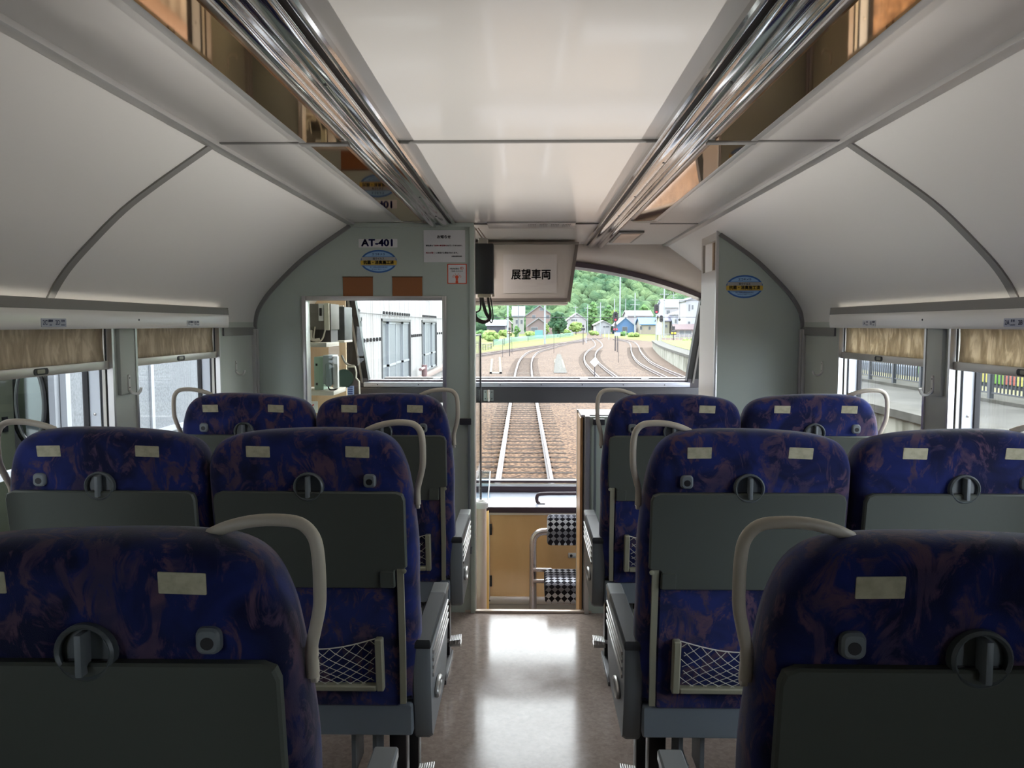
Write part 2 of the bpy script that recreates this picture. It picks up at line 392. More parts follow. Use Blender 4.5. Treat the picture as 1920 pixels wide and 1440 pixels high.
# side walls with window openings
WIN = [(1.742, 2.468), (2.606, 3.335), (0.87, 1.60), (-0.62, -0.135)]  # last two are out of view, put in for daylight on the near seats
SILL, HEAD, TH = 0.72, 1.40, 0.09
for s, nm in ((-1, 'left'), (1, 'right')):
    b = MB(); xa, xb = sorted((s * WX, s * (WX + TH)))
    b.box(xa, xb, Y0 - 0.1, 4.95, -0.45, SILL); b.box(xa, xb, Y0 - 0.1, 4.95, HEAD, 1.95)
    yy = Y0 - 0.1
    for a, c in sorted(WIN): b.box(xa, xb, yy, a, SILL, HEAD); yy = c
    if s < 0: b.box(xa, xb, yy, 4.95, SILL, HEAD)
    else: b.box(xa, xb, yy, 4.2, SILL, HEAD); b.box(xa, xb, 4.85, 4.95, SILL, HEAD)
    struct(b.build('wall_' + nm, PILLAR))
    # valance over the windows
    sec = crom2([(1.262, 1.388), (1.258, 1.40), (1.258, 1.43), (1.262, 1.445), (1.270, 1.450), (1.298, 1.452)], 3) + [(1.302, 1.388)]
    b = MB(); b.prism([(s * u, v) for u, v in sec], lambda u, v: Vector((u, Y0, v)), lambda u, v: Vector((u, 3.34, v)))
    b.prism([(s * (1.3 - (1.3 - u) * 0.8), v if v < 1.43 else v - 0.006) for u, v in sec], lambda u, v: Vector((u, 3.34, v)), lambda u, v: Vector((u, 3.362, v)))
    val = struct(b.build('trim_valance_' + nm, mat('valance_white', S(240, 237, 230), 0.2, spec=0.5), sharp=50))
    b = MB(); b.prism([(s * u, v) for u, v in ((1.2595, 1.442), (1.2610, 1.460), (1.2640, 1.4708), (1.2660, 1.4708), (1.2645, 1.445))], lambda u, v: Vector((u, Y0, v)), lambda u, v: Vector((u, 3.346, v)))  # moulding raised into a lip that screens the added fill strip
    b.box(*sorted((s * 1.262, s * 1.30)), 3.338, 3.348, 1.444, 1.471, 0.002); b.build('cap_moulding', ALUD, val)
    for yy in (1.75, 2.56): MB().lathe([(0.003, 0), (0.003, 0.0015)], (s * 1.2575, yy, 1.416), (-s, 0, 0), 8).build('screw', BLACK, val)
    b = MB(); xa, xb = sorted((s * 1.292, s * 1.302)); b.box(xa, xb, 3.375, YP, 1.352, 1.388, 0.002)
    struct(b.build('trim_frieze_' + nm, ALUD))
    b = MB(); xa, xb = sorted((s * 1.286, s * 1.302)); b.box(xa, xb, 2.49, 2.586, 1.176, 1.388, 0.006)
    b.box(xa, xb, 1.62, 1.725, 1.176, 1.388, 0.006)
    struct(b.build('trim_pillar_' + nm, PILLAR))
    b = MB(); b.box(min(s * 1.28, s * 1.302), max(s * 1.28, s * 1.302), YP - 0.02, YP - 0.002, 0, 1.38, 0.004)
    b.box(min(s * 1.285, s * 1.302), max(s * 1.285, s * 1.302), YP - 0.045, YP - 0.027, 0, 1.38, 0.004)
    struct(b.build('trim_edge_' + nm, ALU))
    struct(MB().box(min(s * 1.285, s * 1.302), max(s * 1.285, s * 1.302), Y0, YP, 0, 0.09, 0.004).build('baseboard_' + nm, ALUD))
    for k, (a, c) in enumerate(WIN):
        w = struct(MB().box(min(s * (WX + 0.078), s * (WX + 0.083)), max(s * (WX + 0.078), s * (WX + 0.083)), a + 0.006, c - 0.006, SILL, HEAD).build('window_%d' % (k + 1 + (4 if s > 0 else 0)), WGLASS))
        X = lambda d: s * (WX + d)
        def strip(name, d0, d1, t, m, e=0.0):
            q = MB(); xa, xb = sorted((X(d0), X(d1)))
            q.box(xa, xb, a, a + t, SILL, HEAD - e); q.box(xa, xb, c - t, c, SILL, HEAD - e); q.box(xa, xb, a + t, c - t, SILL, SILL + t)
            return q.build(name, m, w)
        strip('inner_frame', -0.006, 0.012, 0.012, ALU)
        strip('blind_groove', 0.012, 0.020, 0.004, BLACK)
        strip('guide_rail', 0.020, 0.030, 0.010, mat('cream_frame', S(206, 202, 190), 0.4))
        strip('rear_groove', 0.030, 0.038, 0.006, DARK)
        fr = strip('outer_frame', 0.038, 0.072, 0.012, mat('white_frame', S(214, 220, 226), 0.35))
        strip('gasket', 0.072, 0.088, 0.02, BLACK)
        if k < 2:
            q = MB(); q.lathe([(0.005, 0), (0.004, 0.003), (0.002, 0.004)], (X(0.055), c - 0.012, 1.12), (0, -1, 0), 10); q.build('frame_screw', CHROME, fr)
# roller blinds
bl = {(-1, 0): 'beige roller blind pulled a little down over the nearer left window', (-1, 1): 'beige roller blind pulled a little down over the farther left window',
      (1, 0): 'beige roller blind pulled a little down over the nearer right window', (1, 1): 'beige roller blind pulled a little down over the farther right window'}
for s in (-1, 1):
    for k in (0, 1):
        a, c = WIN[k]; X = lambda d: s * (WX + d)
        t = thing('roller_blind', bl[(s, k)], 'blind', (X(0.015), (a + c) / 2, 1.262), 'roller blinds over the side windows')
        q = MB(); q.grid(lambda u, v: Vector((X(0.017 + 0.003 * math.sin(v * 3)), a + 0.013 + u * (c - a - 0.034), 1.286 + v * 0.113)), 12, 6)
        o = q.build('cloth', BLIND, t); md = o.modifiers.new('th', 'SOLIDIFY'); md.thickness = 0.0012
        MB().box(min(X(0.004), X(0.024)), max(X(0.004), X(0.024)), a + 0.0125, c - 0.0125, 1.262, 1.288, 0.003).build('pull_bar', mat('blind_bar', S(196, 192, 182), 0.35, metal=0.4), t)
        m_ = (a + c) / 2
        h = MB(); h.pillow(rrect(-0.032, 0.032, -0.009, 0.009, 0.008), [(0, 0), (0.0015, 0)], lambda u, v, d: Vector((X(0.004 - d), m_ + u, 1.2745 + v))); bar = h.build('finger_slot', BLACK, t)
        h = MB(); h.pillow(rrect(-0.02, 0.014, -0.005, 0.006, 0.003), [(0, 0), (0.0015, 0)], lambda u, v, d: Vector((X(0.0025 - d), m_ + u, 1.2745 + v))); h.build('slot_lip', OLIVE, bar)

# coat hooks
hk = [(-1, 1.286, 2.535, 'white coat hook on the left pillar between the windows'), (1, 1.286, 2.535, 'white coat hook on the right pillar between the windows'),
      (-1, 1.30, 3.52, 'white coat hook on the left wall next to the partition'), (1, 1.30, 3.52, 'white coat hook on the right wall next to the partition')]
for s, x, y, lb in hk:
    t = thing('coat_hook', lb, 'hook', (s * x, y, 1.18), 'coat hooks along the windows')
    q = MB(); q.pillow(rrect(-0.007, 0.007, 1.186, 1.24, 0.006), [(0, 0), (0.004, 0.0005)], lambda u, v, d: Vector((s * (x - d), y + u, v)))
    pl = q.build('base_plate', mat('hook_white', S(214, 212, 204), 0.3), t)
    for z in (1.198, 1.229): MB().lathe([(0.0025, 0), (0.0015, 0.001)], (s * (x - 0.004), y, z), (-s, 0, 0), 8).build('screw', BLACK, pl)
    q = MB(); q.tube([(s * (x - 0.002), y, 1.19), (s * (x - 0.015), y, 1.179), (s * (x - 0.03), y, 1.179), (s * (x - 0.038), y, 1.188), (s * (x - 0.04), y, 1.198)], 0.0046, 8, smooth=4)
    q.build('prong', MATS['hook_white'], t)

# seat number plates on the valances
np_ = [(-1, 2.095, '2C', '通路側', 'aisle', '2D', '窓 側', 'window', 'silver seat number plate reading 2C and 2D on the left valance'),
       (-1, 2.98, '1C', '通路側', 'aisle', '1D', '窓 側', 'window', 'pale seat number plate at the far end of the left valance'),
       (1, 2.07, '2A', '窓 側', 'window', '2B', '通路側', 'aisle', 'silver seat number plate reading 2A at the right edge of the photo'),
       (1, 2.955, '1A', '窓 側', 'window', '1B', '通路側', 'aisle', 'white seat number plate at the far end of the right valance')]
SILV = mat('plate_silver', S(176, 180, 194), 0.4, metal=0.1); PLW = mat('plate_white', S(208, 208, 210), 0.4)
for i, (s, y, a, a1, a2, c, c1, c2, lb) in enumerate(np_):
    axs = AX_LEFT if s < 0 else AX_RIGHT; cx = s * 1.2578
    t = thing('seat_number_plate', lb, 'sign', (cx, y, 1.405), 'seat number plates')
    plate(MB(), (cx, y, 1.4055), axs, 0.112, 0.023, 0.0012).build('plate', SILV if i in (0, 2) else PLW, t)
    d = 1 if s < 0 else -1; F_ = cx - s * 0.0013
    ink = mat('plate_ink', S(60, 66, 104), 0.6)
    for off, big, s1, s2 in ((-0.028, a, a1, a2), (0.028, c, c1, c2)):
        text(big, 0.0175, (F_, y + d * (off - 0.012), 1.4055), axs, ink, t, bold=0.0003)
        text(s1, 0.007, (F_, y + d * (off + 0.012), 1.410), axs, ink, t, bold=0.0003)
        text(s2, 0.0065, (F_, y + d * (off + 0.012), 1.400), axs, ink, t, bold=0.0002)

# ------------------------------------------------------------------ rear bulkhead behind the viewer
struct(MB().box(-1.4, 1.4, Y0 - 0.15, Y0 - 0.05, -0.1, 1.95).build('wall_back', mat('rear_bulkhead', S(128, 130, 124), 0.6)))

# ------------------------------------------------------------------ cab partition, left
sec = [(u, v) for u, v in COVEP if v > 1.38]
pl_ = [(-1.30, 0.0)] + [(-u, v) for u, v in sec[::-1]] + [(-0.84, 1.876), (-0.252, 1.876), (-0.252, 0.0)]
def ringwall(b, outer, hole, f0, f1):
    """plate with a rectangular hole, built as fans between angles"""
    x0, x1, z0, z1 = hole
    b.prism([(x0, z1), (x1, z1), (-0.252, 1.876), (-0.84, 1.876)], f0, f1)
    b.prism([(x1, z1), (x1, z0), (-0.252, 0.0), (-0.252, 1.876)], f0, f1)
    b.prism([(x1, z0), (x0, z0), (-1.30, 0.0), (-0.252, 0.0)], f0, f1)
    cv = [(-u, v) for u, v in sec[::-1]]
    b.prism([(-1.30, 0.0)] + cv + [(-0.84, 1.876), (x0, z1), (x0, z0)], f0, f1)
b = MB(); HOLE = (-1.058, -0.394, 0.95, 1.524)
ringwall(b, pl_, HOLE, lambda u, v: Vector((u, YP, v)), lambda u, v: Vector((u, YP + 0.05, v)))
struct(b.build('wall_front_left', GREEN))
x0, x1, z0, z1 = HOLE
b = MB()
for q in ((x0 - 0.012, x0 + 0.008, z0, z1 + 0.012), (x1 - 0.008, x1 + 0.012, z0, z1 + 0.012), (x0 + 0.008, x1 - 0.008, z1 - 0.008, z1 + 0.012), (x0 + 0.008, x1 - 0.008, z0 - 0.012, z0 + 0.008)):
    b.box(q[0], q[1], YP - 0.012, YP + 0.06, q[2], q[3], 0.003)
w = struct(b.build('window_9', ALU))
MB().box(x0 + 0.005, x1 - 0.005, YP + 0.028, YP + 0.032, z0 + 0.005, z1 - 0.005).build('pane', WGLASS, w)
# right partition box with its hatch
cvR = [(u, v) for u, v in sec if u > 0.893]
polyR = [(0.893, 0.0), (0.893, 1.835)] + cvR + [(1.30, 0.0)]
b = MB(); b.prism(polyR, lambda u, v: Vector((u, YP, v)), lambda u, v: Vector((u, YP + 0.03, v)))
struct(b.build('wall_front_right', GREEN))
b = MB(); SIDE = mat('cab_side_cream', S(214, 206, 196), 0.3)
b.box(0.893, 0.905, YP + 0.03, 4.12, 0.0, 1.66); b.box(0.893, 0.905, YP + 0.03, 4.12, 1.80, 1.84)
b.box(0.893, 0.905, YP + 0.03, YP + 0.05, 1.66, 1.80); b.box(0.893, 0.905, 4.09, 4.12, 1.66, 1.80)
b.box(0.893, 1.30, 4.12, 4.14, 0.0, 1.50)
b.box(0.97, 0.98, YP + 0.03, 4.12, 1.62, 1.82)
struct(b.build('wall_cab_right', SIDE))
b = MB(); b.box(0.888, 0.90, YP - 0.003, YP + 0.02, 0, 1.84, 0.002)
struct(b.build('trim_post_right', ALU))
b = MB(); b.box(0.91, 0.965, 3.93, 3.96, 1.66, 1.80); b.box(0.90, 0.965, 3.96, 4.09, 1.655, 1.66)
struct(b.build('trim_hatch_right', mat('tan_panel', S(176, 150, 122), 0.5)))
for s, nm in ((-1, 'left'), (1, 'right')):
    ru = [(s * (u - 0.012), v - 0.012) for u, v in COVEP]; rv = [(s * (u + 0.004), v + 0.004) for u, v in COVEP]
    if s > 0: k = [i for i, (u, v) in enumerate(COVEP) if u > 0.9]; ru = [ru[i] for i in k]; rv = [rv[i] for i in k]
    b = MB(); b.prism(ru + rv[::-1], lambda u, v: Vector((u, YP - 0.016, v)), lambda u, v: Vector((u, YP + 0.002, v)))
    struct(b.build('trim_arch_' + nm, ALUD))
b = MB(); b.box(-0.84, -0.252, YP - 0.014, YP + 0.002, 1.858, 1.878, 0.002); b.box(-0.272, -0.250, YP - 0.012, YP + 0.055, 0, 1.86, 0.003)
struct(b.build('trim_header_left', GREEN))
struct(MB().box(-0.254, -0.247, YP + 0.0, YP + 0.056, 0, 1.86, 0.001).build('trim_jamb_left', ALU))
# low wall on the right with a white-topped cabinet behind it
b = MB(); b.box(0.30, 0.893, YP, YP + 0.03, 0, 0.962)
struct(b.build('wall_low_right', GREEN))
t = thing('cab_cabinet', 'low white-topped cabinet with a wood side behind the right partition door', 'cabinet', (0.58, 3.94, -0.25))
MB().box(0.262, 0.885, YP + 0.034, 4.06, 0.955, 0.968, 0.002).build('top', mat('white_top', S(228, 226, 230), 0.3), t)
MB().box(0.258, 0.270, YP + 0.034, 4.06, -0.25, 0.952).build('side_panel', WOOD, t)
MB().box(0.275, 0.885, YP + 0.036, 4.055, -0.25, 0.952).build('body', mat('cab_grey', S(150, 150, 150), 0.5), t)
MB().box(0.256, 0.275, 4.045, 4.065, -0.25, 0.968, 0.002).build('edge_trim', ALU, t)
b = MB(); b.box(0.279, 0.301, YP - 0.012, YP + 0.034, 0, 0.966, 0.002)
struct(b.build('trim_post_low', ALU))
sb = [(1, 0.325, 'grey latch bar on the low wall right of the doorway'), (-1, -0.275, 'grey latch bar on the partition left of the doorway')]
for s, x, lb in sb:
    t = thing('latch_bar', lb, 'handle', (x, YP - 0.02, 0.30), 'latch bars beside the doorway')
    MB().box(x - 0.006, x + 0.006, YP - 0.028, YP - 0.012, 0.30, 0.945, 0.003).build('bar', mat('latch_grey', S(128, 134, 136), 0.35, metal=0.3), t)
    MB().box(min(x - 0.01, x + s * 0.045), max(x + 0.01, x + s * 0.045), YP - 0.034, YP - 0.004, 0.925, 0.955, 0.004).build('latch', DARK, t)
    MB().box(x - 0.012, x + 0.012, YP - 0.032, YP - 0.004, 0.30, 0.33, 0.003).build('foot_bracket', MATS['latch_grey'], t)
# threshold
b = MB(); b.box(-0.30, 0.315, 3.775, 3.80, 0.0, 0.012, 0.003)
for s in (-1, 1):
    c = 0.0075
    b.prism([(c + s * 0.307, 3.775), (c + s * 0.262, 3.80), (c + s * 0.262, 3.97), (c + s * 0.268, 3.97), (c + s * 0.307, 3.80)], lambda u, v: Vector((u, v, 0.0)), lambda u, v: Vector((u, v, 0.009)))
struct(b.build('trim_threshold', mat('threshold_metal', S(206, 190, 176), 0.3, metal=0.5)))

# ------------------------------------------------------------------ signs on the partition
FY = YP - 0.0005
t = thing('car_number_plate', 'white plate reading AT-401 high on the left partition', 'sign', (-0.706, FY, 1.766))
plate(MB(), (-0.704, FY, 1.784), AX_BACK, 0.184, 0.040, 0.002, 0.003).build('plate', PAPER, t)
text('AT-401', 0.045, (-0.704, FY - 0.0022, 1.7845), AX_BACK, NAVY, t, bold=0.0019, width=0.150)
def oval(cx, cz, lb):
    t = thing('oval_sticker', lb, 'sticker', (cx, FY, cz - 0.054), 'oval blue stickers on the partitions')
    W, H = 0.172, 0.108
    def ell(w, h, za=-1, zb=1, n=40):
        pts = [(w / 2 * math.cos(a), h / 2 * math.sin(a)) for a in [2 * PI * i / n for i in range(n)]]
        return [(u, max(za, min(zb, v))) for u, v in pts]
    def lay(name, poly, d, m):
        b = MB(); b.prism(poly, lambda u, v: Vector((cx + u, FY - d, cz + v)), lambda u, v: Vector((cx + u, FY - d - 0.0006, cz + v))); return b.build(name, m, t)
    lay('rim', ell(W, H), 0, mat('sticker_blue', S(52, 104, 176), 0.4))
    lay('face', ell(W * 0.91, H * 0.86), 0.0006, mat('sticker_pale', S(150, 192, 226), 0.4))
    bandp = [(-0.086, 0.021), (-0.080, -0.019), (0.080, -0.019), (0.086, 0.021)]
    lay('silver_band', [(-0.083, -0.02), (0.083, -0.02), (0.080, 0.021), (-0.080, 0.021)], 0.0012, mat('sticker_silver', S(168, 166, 160), 0.4))
    lay('gold_band', [(-0.085, -0.0165), (0.085, -0.0165), (0.086, -0.004), (0.085, 0.0045), (-0.085, 0.0045), (-0.086, -0.004)], 0.0018, mat('sticker_gold', S(206, 172, 62), 0.4))
    lay('dark_line', [(-0.078, -0.0215), (0.078, -0.0215), (0.079, -0.0195), (-0.079, -0.0195)], 0.0018, MATS['sticker_blue'])
    lay('dark_line', [(-0.079, 0.0205), (0.079, 0.0205), (0.078, 0.0225), (-0.078, 0.0225)], 0.0018, MATS['sticker_blue'])
    text('抗菌・消臭施工済', 0.019, (cx, FY - 0.0026, cz - 0.006), AX_BACK, INK, t, bold=0.0007, width=0.145)
    text('抗ウイルス', 0.011, (cx, FY - 0.0026, cz + 0.012), AX_BACK, INK, t, bold=0.0003)
    text('エコキメラ', 0.0125, (cx, FY - 0.0026, cz + 0.0325), AX_BACK, NAVY, t, bold=0.0003)
    text('施工 建築設備管理事業部', 0.0075, (cx, FY - 0.0026, cz - 0.028), AX_BACK, NAVY, t)
    text('株式会社 環境サービス', 0.0065, (cx, FY - 0.0026, cz - 0.0375), AX_BACK, NAVY, t)
    return t
oval(-0.702, 1.699, 'oval blue sticker with a gold band under the white AT-401 plate')
oval(1.022, 1.579, 'oval blue sticker with a gold band on the right partition')
t = thing('notice_sheet', 'white paper notice headed with four bold characters beside the doorway', 'poster', (-0.390, FY, 1.693))
plate(MB(), (-0.390, FY, 1.770), AX_BACK, 0.196, 0.150, 0.0012, 0.001).build('sheet', PAPER, t)
ty = FY - 0.0014
text('お知らせ', 0.0165, (-0.392, ty, 1.812), AX_BACK, INK, t, bold=0.0007)
text('運転席は', 0.0085, (-0.461, ty, 1.772), AX_BACK, INK, t, bold=0.0003)
text('「会津の車窓案内」', 0.0085, (-0.408, ty, 1.772), AX_BACK, RED, t, bold=0.0003)
text('を行っております。', 0.0085, (-0.338, ty, 1.772), AX_BACK, INK, t, bold=0.0003)
text('気分が悪く', 0.0085, (-0.456, ty, 1.738), AX_BACK, RED, t, bold=0.0003)
text('に使用する場合があります。', 0.0085, (-0.376, ty, 1.738), AX_BACK, INK, t, bold=0.0003)
text('会津鉄道株式会社', 0.0062, (-0.332, ty, 1.722), AX_BACK, INK, t, bold=0.0003)
t = thing('orange_bordered_sticker', 'small square white sticker with an orange border under the paper notice', 'sticker', (-0.330, FY, 1.595))
plate(MB(), (-0.331, FY, 1.640), AX_BACK, 0.092, 0.094, 0.0008, 0.002).build('border', ORANGE, t)
plate(MB(), (-0.331, FY - 0.0008, 1.640), AX_BACK, 0.083, 0.085, 0.0006, 0.002).build('face', PAPER, t)
ty = FY - 0.0016
text('HISAKIBO', 0.0105, (-0.343, ty, 1.664), AX_BACK, INK, t, bold=0.0003, width=0.043)
text('ID', 0.0165, (-0.308, ty, 1.666), AX_BACK, ORANGE, t, bold=0.0003)
text('ご利用いただけます', 0.0065, (-0.332, ty, 1.652), AX_BACK, INK, t, bold=0.0002)
b = MB()
cx, cz = -0.332, 1.625
b.lathe([(0.0085, 0), (0.0085, 0.0005)], (cx, ty, cz), (0, -1, 0), 20)
b.lathe([(0.0055, 0), (0.0055, 0.0005)], (cx, ty, cz - 0.011), (0, -1, 0), 16)
plate(b, (cx, ty, cz - 0.0225), AX_BACK, 0.012, 0.013, 0.0005, 0.002)
for a in (-60, -25, 25, 60):
    d = Vector((math.sin(R(a)), 0, math.cos(R(a)))); b.obox(Vector((cx, ty - 0.0003, cz)) + d * 0.0155, d, (0, 1, 0), d.cross(Vector((0, 1, 0))), 0.0035, 0.0003, 0.0009)
for s in (-1, 1): b.tube([(cx + s * 0.017 + 0.0035 * math.cos(q * PI / 5), ty - 0.0004, cz + 0.002 + 0.0035 * math.sin(q * PI / 5)) for q in range(10)], 0.0007, 4, closed=True)
b.build('lamp_emblem', ORANGE, t)
for cx, lb in ((-0.802, 'left of the two blank brown panels above the partition window'), (-0.567, 'right of the two blank brown panels above the partition window')):
    t = thing('brown_panel', lb, 'panel', (cx, FY, 1.53), 'blank brown panels above the partition window')
    plate(MB(), (cx, FY, 1.579), AX_BACK, 0.142, 0.092, 0.004, 0.002).build('panel', mat('brown_lens', S(150, 92, 44), 0.35), t)
    b = MB(); b.box(cx - 0.073, cx + 0.073, FY - 0.006, FY, 1.624, 1.628, 0.001); b.build('top_lip', mat('brown_edge', S(92, 58, 30), 0.4), t)

# ------------------------------------------------------------------ ceiling fittings
t = thing('ceiling_vent', 'flush white vent plate in the ceiling before the cab', 'vent', (0.0, 3.55, CZ - 0.004))
a = atZ(903, 392, CZ); c = atZ(1068, 417, CZ)
MB().box(a.x, c.x + 0.03, c.y, a.y - 0.25 if a.y - 0.25 > c.y + 0.1 else c.y + 0.2, CZ - 0.004, CZ + 0.004, 0.001).build('plate', mat('vent_white', S(196, 192, 186), 0.25), t)
b = MB()
for k in range(4):
    for j in range(5): b.box(0.005 + k * 0.055 + j * 0.008, 0.009 + k * 0.055 + j * 0.008, c.y + 0.03, c.y + 0.12, CZ - 0.0055, CZ - 0.0035)
b.build('slots', mat('slot_grey', S(110, 108, 104), 0.6), t)
t = thing('ceiling_lamp', 'small square lamp plate in the cab ceiling right of the sign', 'lamp', (0.52, 4.4, CZ - 0.01))
MB().box(0.47, 0.60, 4.12, 4.62, CZ - 0.012, CZ + 0.002, 0.003).build('frame', ALUD, t)
MB().box(0.485, 0.585, 4.15, 4.59, CZ - 0.015, CZ - 0.010, 0.002).build('lens', mat('lamp_lens', S(200, 178, 160), 0.3), t)
for s, lb in ((-1, 'oval speaker grille in the ceiling by the left partition'), (1, 'oval speaker grille in the ceiling right of the cab doorway')):
    t = thing('speaker_grille', lb, 'speaker', (s * 0.545, 3.73, CZ - 0.004), 'ceiling speaker grilles')
    b = MB(); b.pillow([(0.058 * math.cos(q * PI / 12), 0.035 * math.sin(q * PI / 12)) for q in range(24)], [(0, 0), (0.004, 0.003)], lambda u, v, d: Vector((s * 0.545 + u, 3.745 + v * 0.8, CZ - d)))
    b.build('grille', mat('grille_beige', S(176, 172, 160), 0.6), t)
    MB().box(s * 0.545 - 0.07, s * 0.545 + 0.07, 3.70, 3.712, CZ - 0.005, CZ + 0.001, 0.001).build('bezel', CHROME, t)
# ------------------------------------------------------------------ twin seats
TILT = math.tan(R(7))
def lean(y, z): return y + TILT * (1.10 - z)
SIL = crom2([(-0.232, 0.455), (-0.235, 0.75), (-0.236, 1.015), (-0.231, 1.078), (-0.212, 1.116), (-0.175, 1.137), (-0.10, 1.149), (0.0, 1.154),
             (0.10, 1.153), (0.158, 1.143), (0.194, 1.116), (0.215, 1.068), (0.225, 1.015), (0.232, 0.95), (0.238, 0.86), (0.236, 0.75), (0.238, 0.66), (0.236, 0.56), (0.230, 0.455)], 4, False)
def make_twin_seat(loc, label):
    t = thing('twin_seat', label, 'seat', loc, 'twin seats of the observation car')
    O = Vector(loc)
    P = lambda x, y, z: O + Vector((x, y, z))
    for s in (1, -1):
        cx = s * 0.2375
        # backrest (one upholstered body)
        b = MB()
        b.pillow([(s * u, v) for u, v in SIL], [(0.0, 0.030), (0.006, 0.014), (0.018, 0.004), (0.034, 0.0), (0.066, 0.0), (0.098, 0.008), (0.12, 0.034)],
                 lambda u, v, d: P(cx + u, lean(d, v), v))
        back = b.build('backrest', FAB, t, sharp=50)
        # recessed lower back panel
        b = MB(); b.pillow(rrect(-0.192, 0.192, 0.452, 0.775, 0.01), [(0.0, 0.004), (-0.004, 0.0), (-0.008, 0.004)], lambda u, v, d: P(cx + u, lean(d + 0.001, v), v))
        b.build('lower_panel', FAB, back)
        # velcro head tags
        for k, ox in enumerate((-0.112, 0.112)):
            tw = R(random.uniform(-2.5, 2.5))
            b = MB(); b.pillow(rrect(-0.027, 0.027, -0.0135, 0.0135, 0.0015, 2), [(0.0, 0.0), (0.0015, 0.0004)],
                               lambda u, v, d: P(cx + ox + u * math.cos(tw) - v * math.sin(tw), lean(-d + 0.0005, 1.103 + v), 1.103 + u * math.sin(tw) + v * math.cos(tw)))
            b.build('head_tag', TAGM, back)
        # coat button
        hx = cx + s * 0.138; hz = 1.034
        b = MB(); b.pillow(rrect(-0.0145, 0.0145, -0.0165, 0.0165, 0.010), [(0.0, 0.0), (0.007, 0.001), (0.010, 0.004)], lambda u, v, d: P(hx + u, lean(-d, hz), hz + v))
        b.lathe([(0.0075, 0.0095), (0.0075, 0.0106)], P(hx, lean(0, hz), hz - 0.002), (0, -1, 0), 14)
        hook = b.build('coat_button', GREY, back); hook.data.materials.append(BLACK)
        for f in hook.data.polygons[-16:]: f.material_index = 1
        # tray table with cut-out corners for its arms
        b = MB()
        pts = [(-0.217, 0.822), (-0.217, 0.988), (-0.212, 1.002), (-0.198, 1.008), (0.198, 1.008), (0.212, 1.002), (0.217, 0.988), (0.217, 0.822), (0.212, 0.817), (0.194, 0.817), (0.190, 0.813), (0.190, 0.772), (0.186, 0.768), (-0.186, 0.768), (-0.190, 0.772), (-0.190, 0.813), (-0.194, 0.817), (-0.212, 0.817)]
        b.pillow(pts[::-1], [(0.0, 0.0), (0.012, 0.0), (0.016, 0.003)], lambda u, v, d: P(cx + u, lean(-d, v), v))
        tray = b.build('tray_table', TRAY, t, sharp=30)
        for q in (-1, 1):
            b = MB(); b.pillow(rrect(q * 0.172 - 0.017, q * 0.172 + 0.017, 0.770, 0.812, 0.004), [(0.015, 0), (0.020, 0.002)], lambda u, v, d: P(cx + u, lean(-d, v), v)); b.build('hinge_cover', TRAY, tray)
        for q in (-1, 1):
            b = MB()
            b.prism([(q * 0.194, 0.83), (q * 0.209, 0.83), (q * 0.2085, 0.60), (q * 0.206, 0.462), (q * 0.192, 0.462), (q * 0.194, 0.60)], lambda u, v: P(cx + u, lean(-0.013, v), v), lambda u, v: P(cx + u, lean(-0.002, v), v))
            b.lathe([(0.006, 0), (0.006, 0.003), (0.003, 0.004)], P(cx + q * 0.2105, lean(-0.012, 0.815), 0.812), (0, -1, 0), 10)
            b.build('tray_arm', OLIVE, tray)
        # latch: ring, recessed dish and turn bar
        lz = 1.020; ly = lean(0, lz)
        b = MB(); b.lathe([(0.034, -0.001), (0.034, 0.012), (0.031, 0.015), (0.028, 0.012), (0.028, 0.004), (0.0001, 0.004)], P(cx, ly, lz), (0, -1, 0), 28)
        lt = b.build('tray_latch', mat('latch_plastic', S(86, 92, 92), 0.4), t)
        b = MB(); b.box(O.x + cx - 0.0035, O.x + cx + 0.0045, O.y + ly - 0.026, O.y + ly - 0.003, lz - 0.024, lz + 0.026, 0.002); b.build('turn_bar', GREY, lt)
        b = MB(); b.box(O.x + cx - 0.0275, O.x + cx + 0.0275, O.y + ly - 0.0052, O.y + ly - 0.003, lz - 0.0132, lz - 0.0102); b.build('seam', BLACK, lt)
        # net pocket
        b = MB(); D = 0.022
        for (u0, u1, v0, v1) in ((-0.157, -0.139, 0.502, 0.640), (0.139, 0.157, 0.502, 0.640), (-0.139, 0.139, 0.502, 0.517)):
            b.pillow(rrect(u0, u1, v0, v1, 0.004, 3), [(0.006, 0), (0.026, 0), (0.029, 0.003)], lambda u, v, d: P(cx + u, lean(-d, v), v))
        pk = b.build('pocket_frame', OLIVE, t)
        b = MB()
        def net(u, w):   # u across 0..1, w down 0..1
            top = 0.636 - 0.026 * math.sin(PI * u)
            z = 0.516 + (top - 0.516) * (1 - w)
            return P(cx - 0.139 + 0.278 * u, lean(-0.012 - 0.016 * math.sin(PI * u) * (0.4 + 0.6 * math.sin(PI * min(1, w * 1.1))), z), z)
        b.tube([net(i / 16, 0) for i in range(17)], 0.0016, 5)
        for k in range(-5, 10):
            for d in (1, -1):
                pts = []
                for i in range(13):
                    w = i / 12; u = (k + 0.5) / 9.0 + d * w * 0.52 if d > 0 else (k + 5 - 0.5) / 9.0 + d * w * 0.52
                    u += 0.006 * math.sin(9 * w + k)
                    if 0 <= u <= 1: pts.append(net(u, w ** 0.85))
                if len(pts) > 1: b.tube(pts, 0.0009, 3, caps=False)
        b.build('net', mat('net_cord', S(206, 204, 190), 0.7), pk)
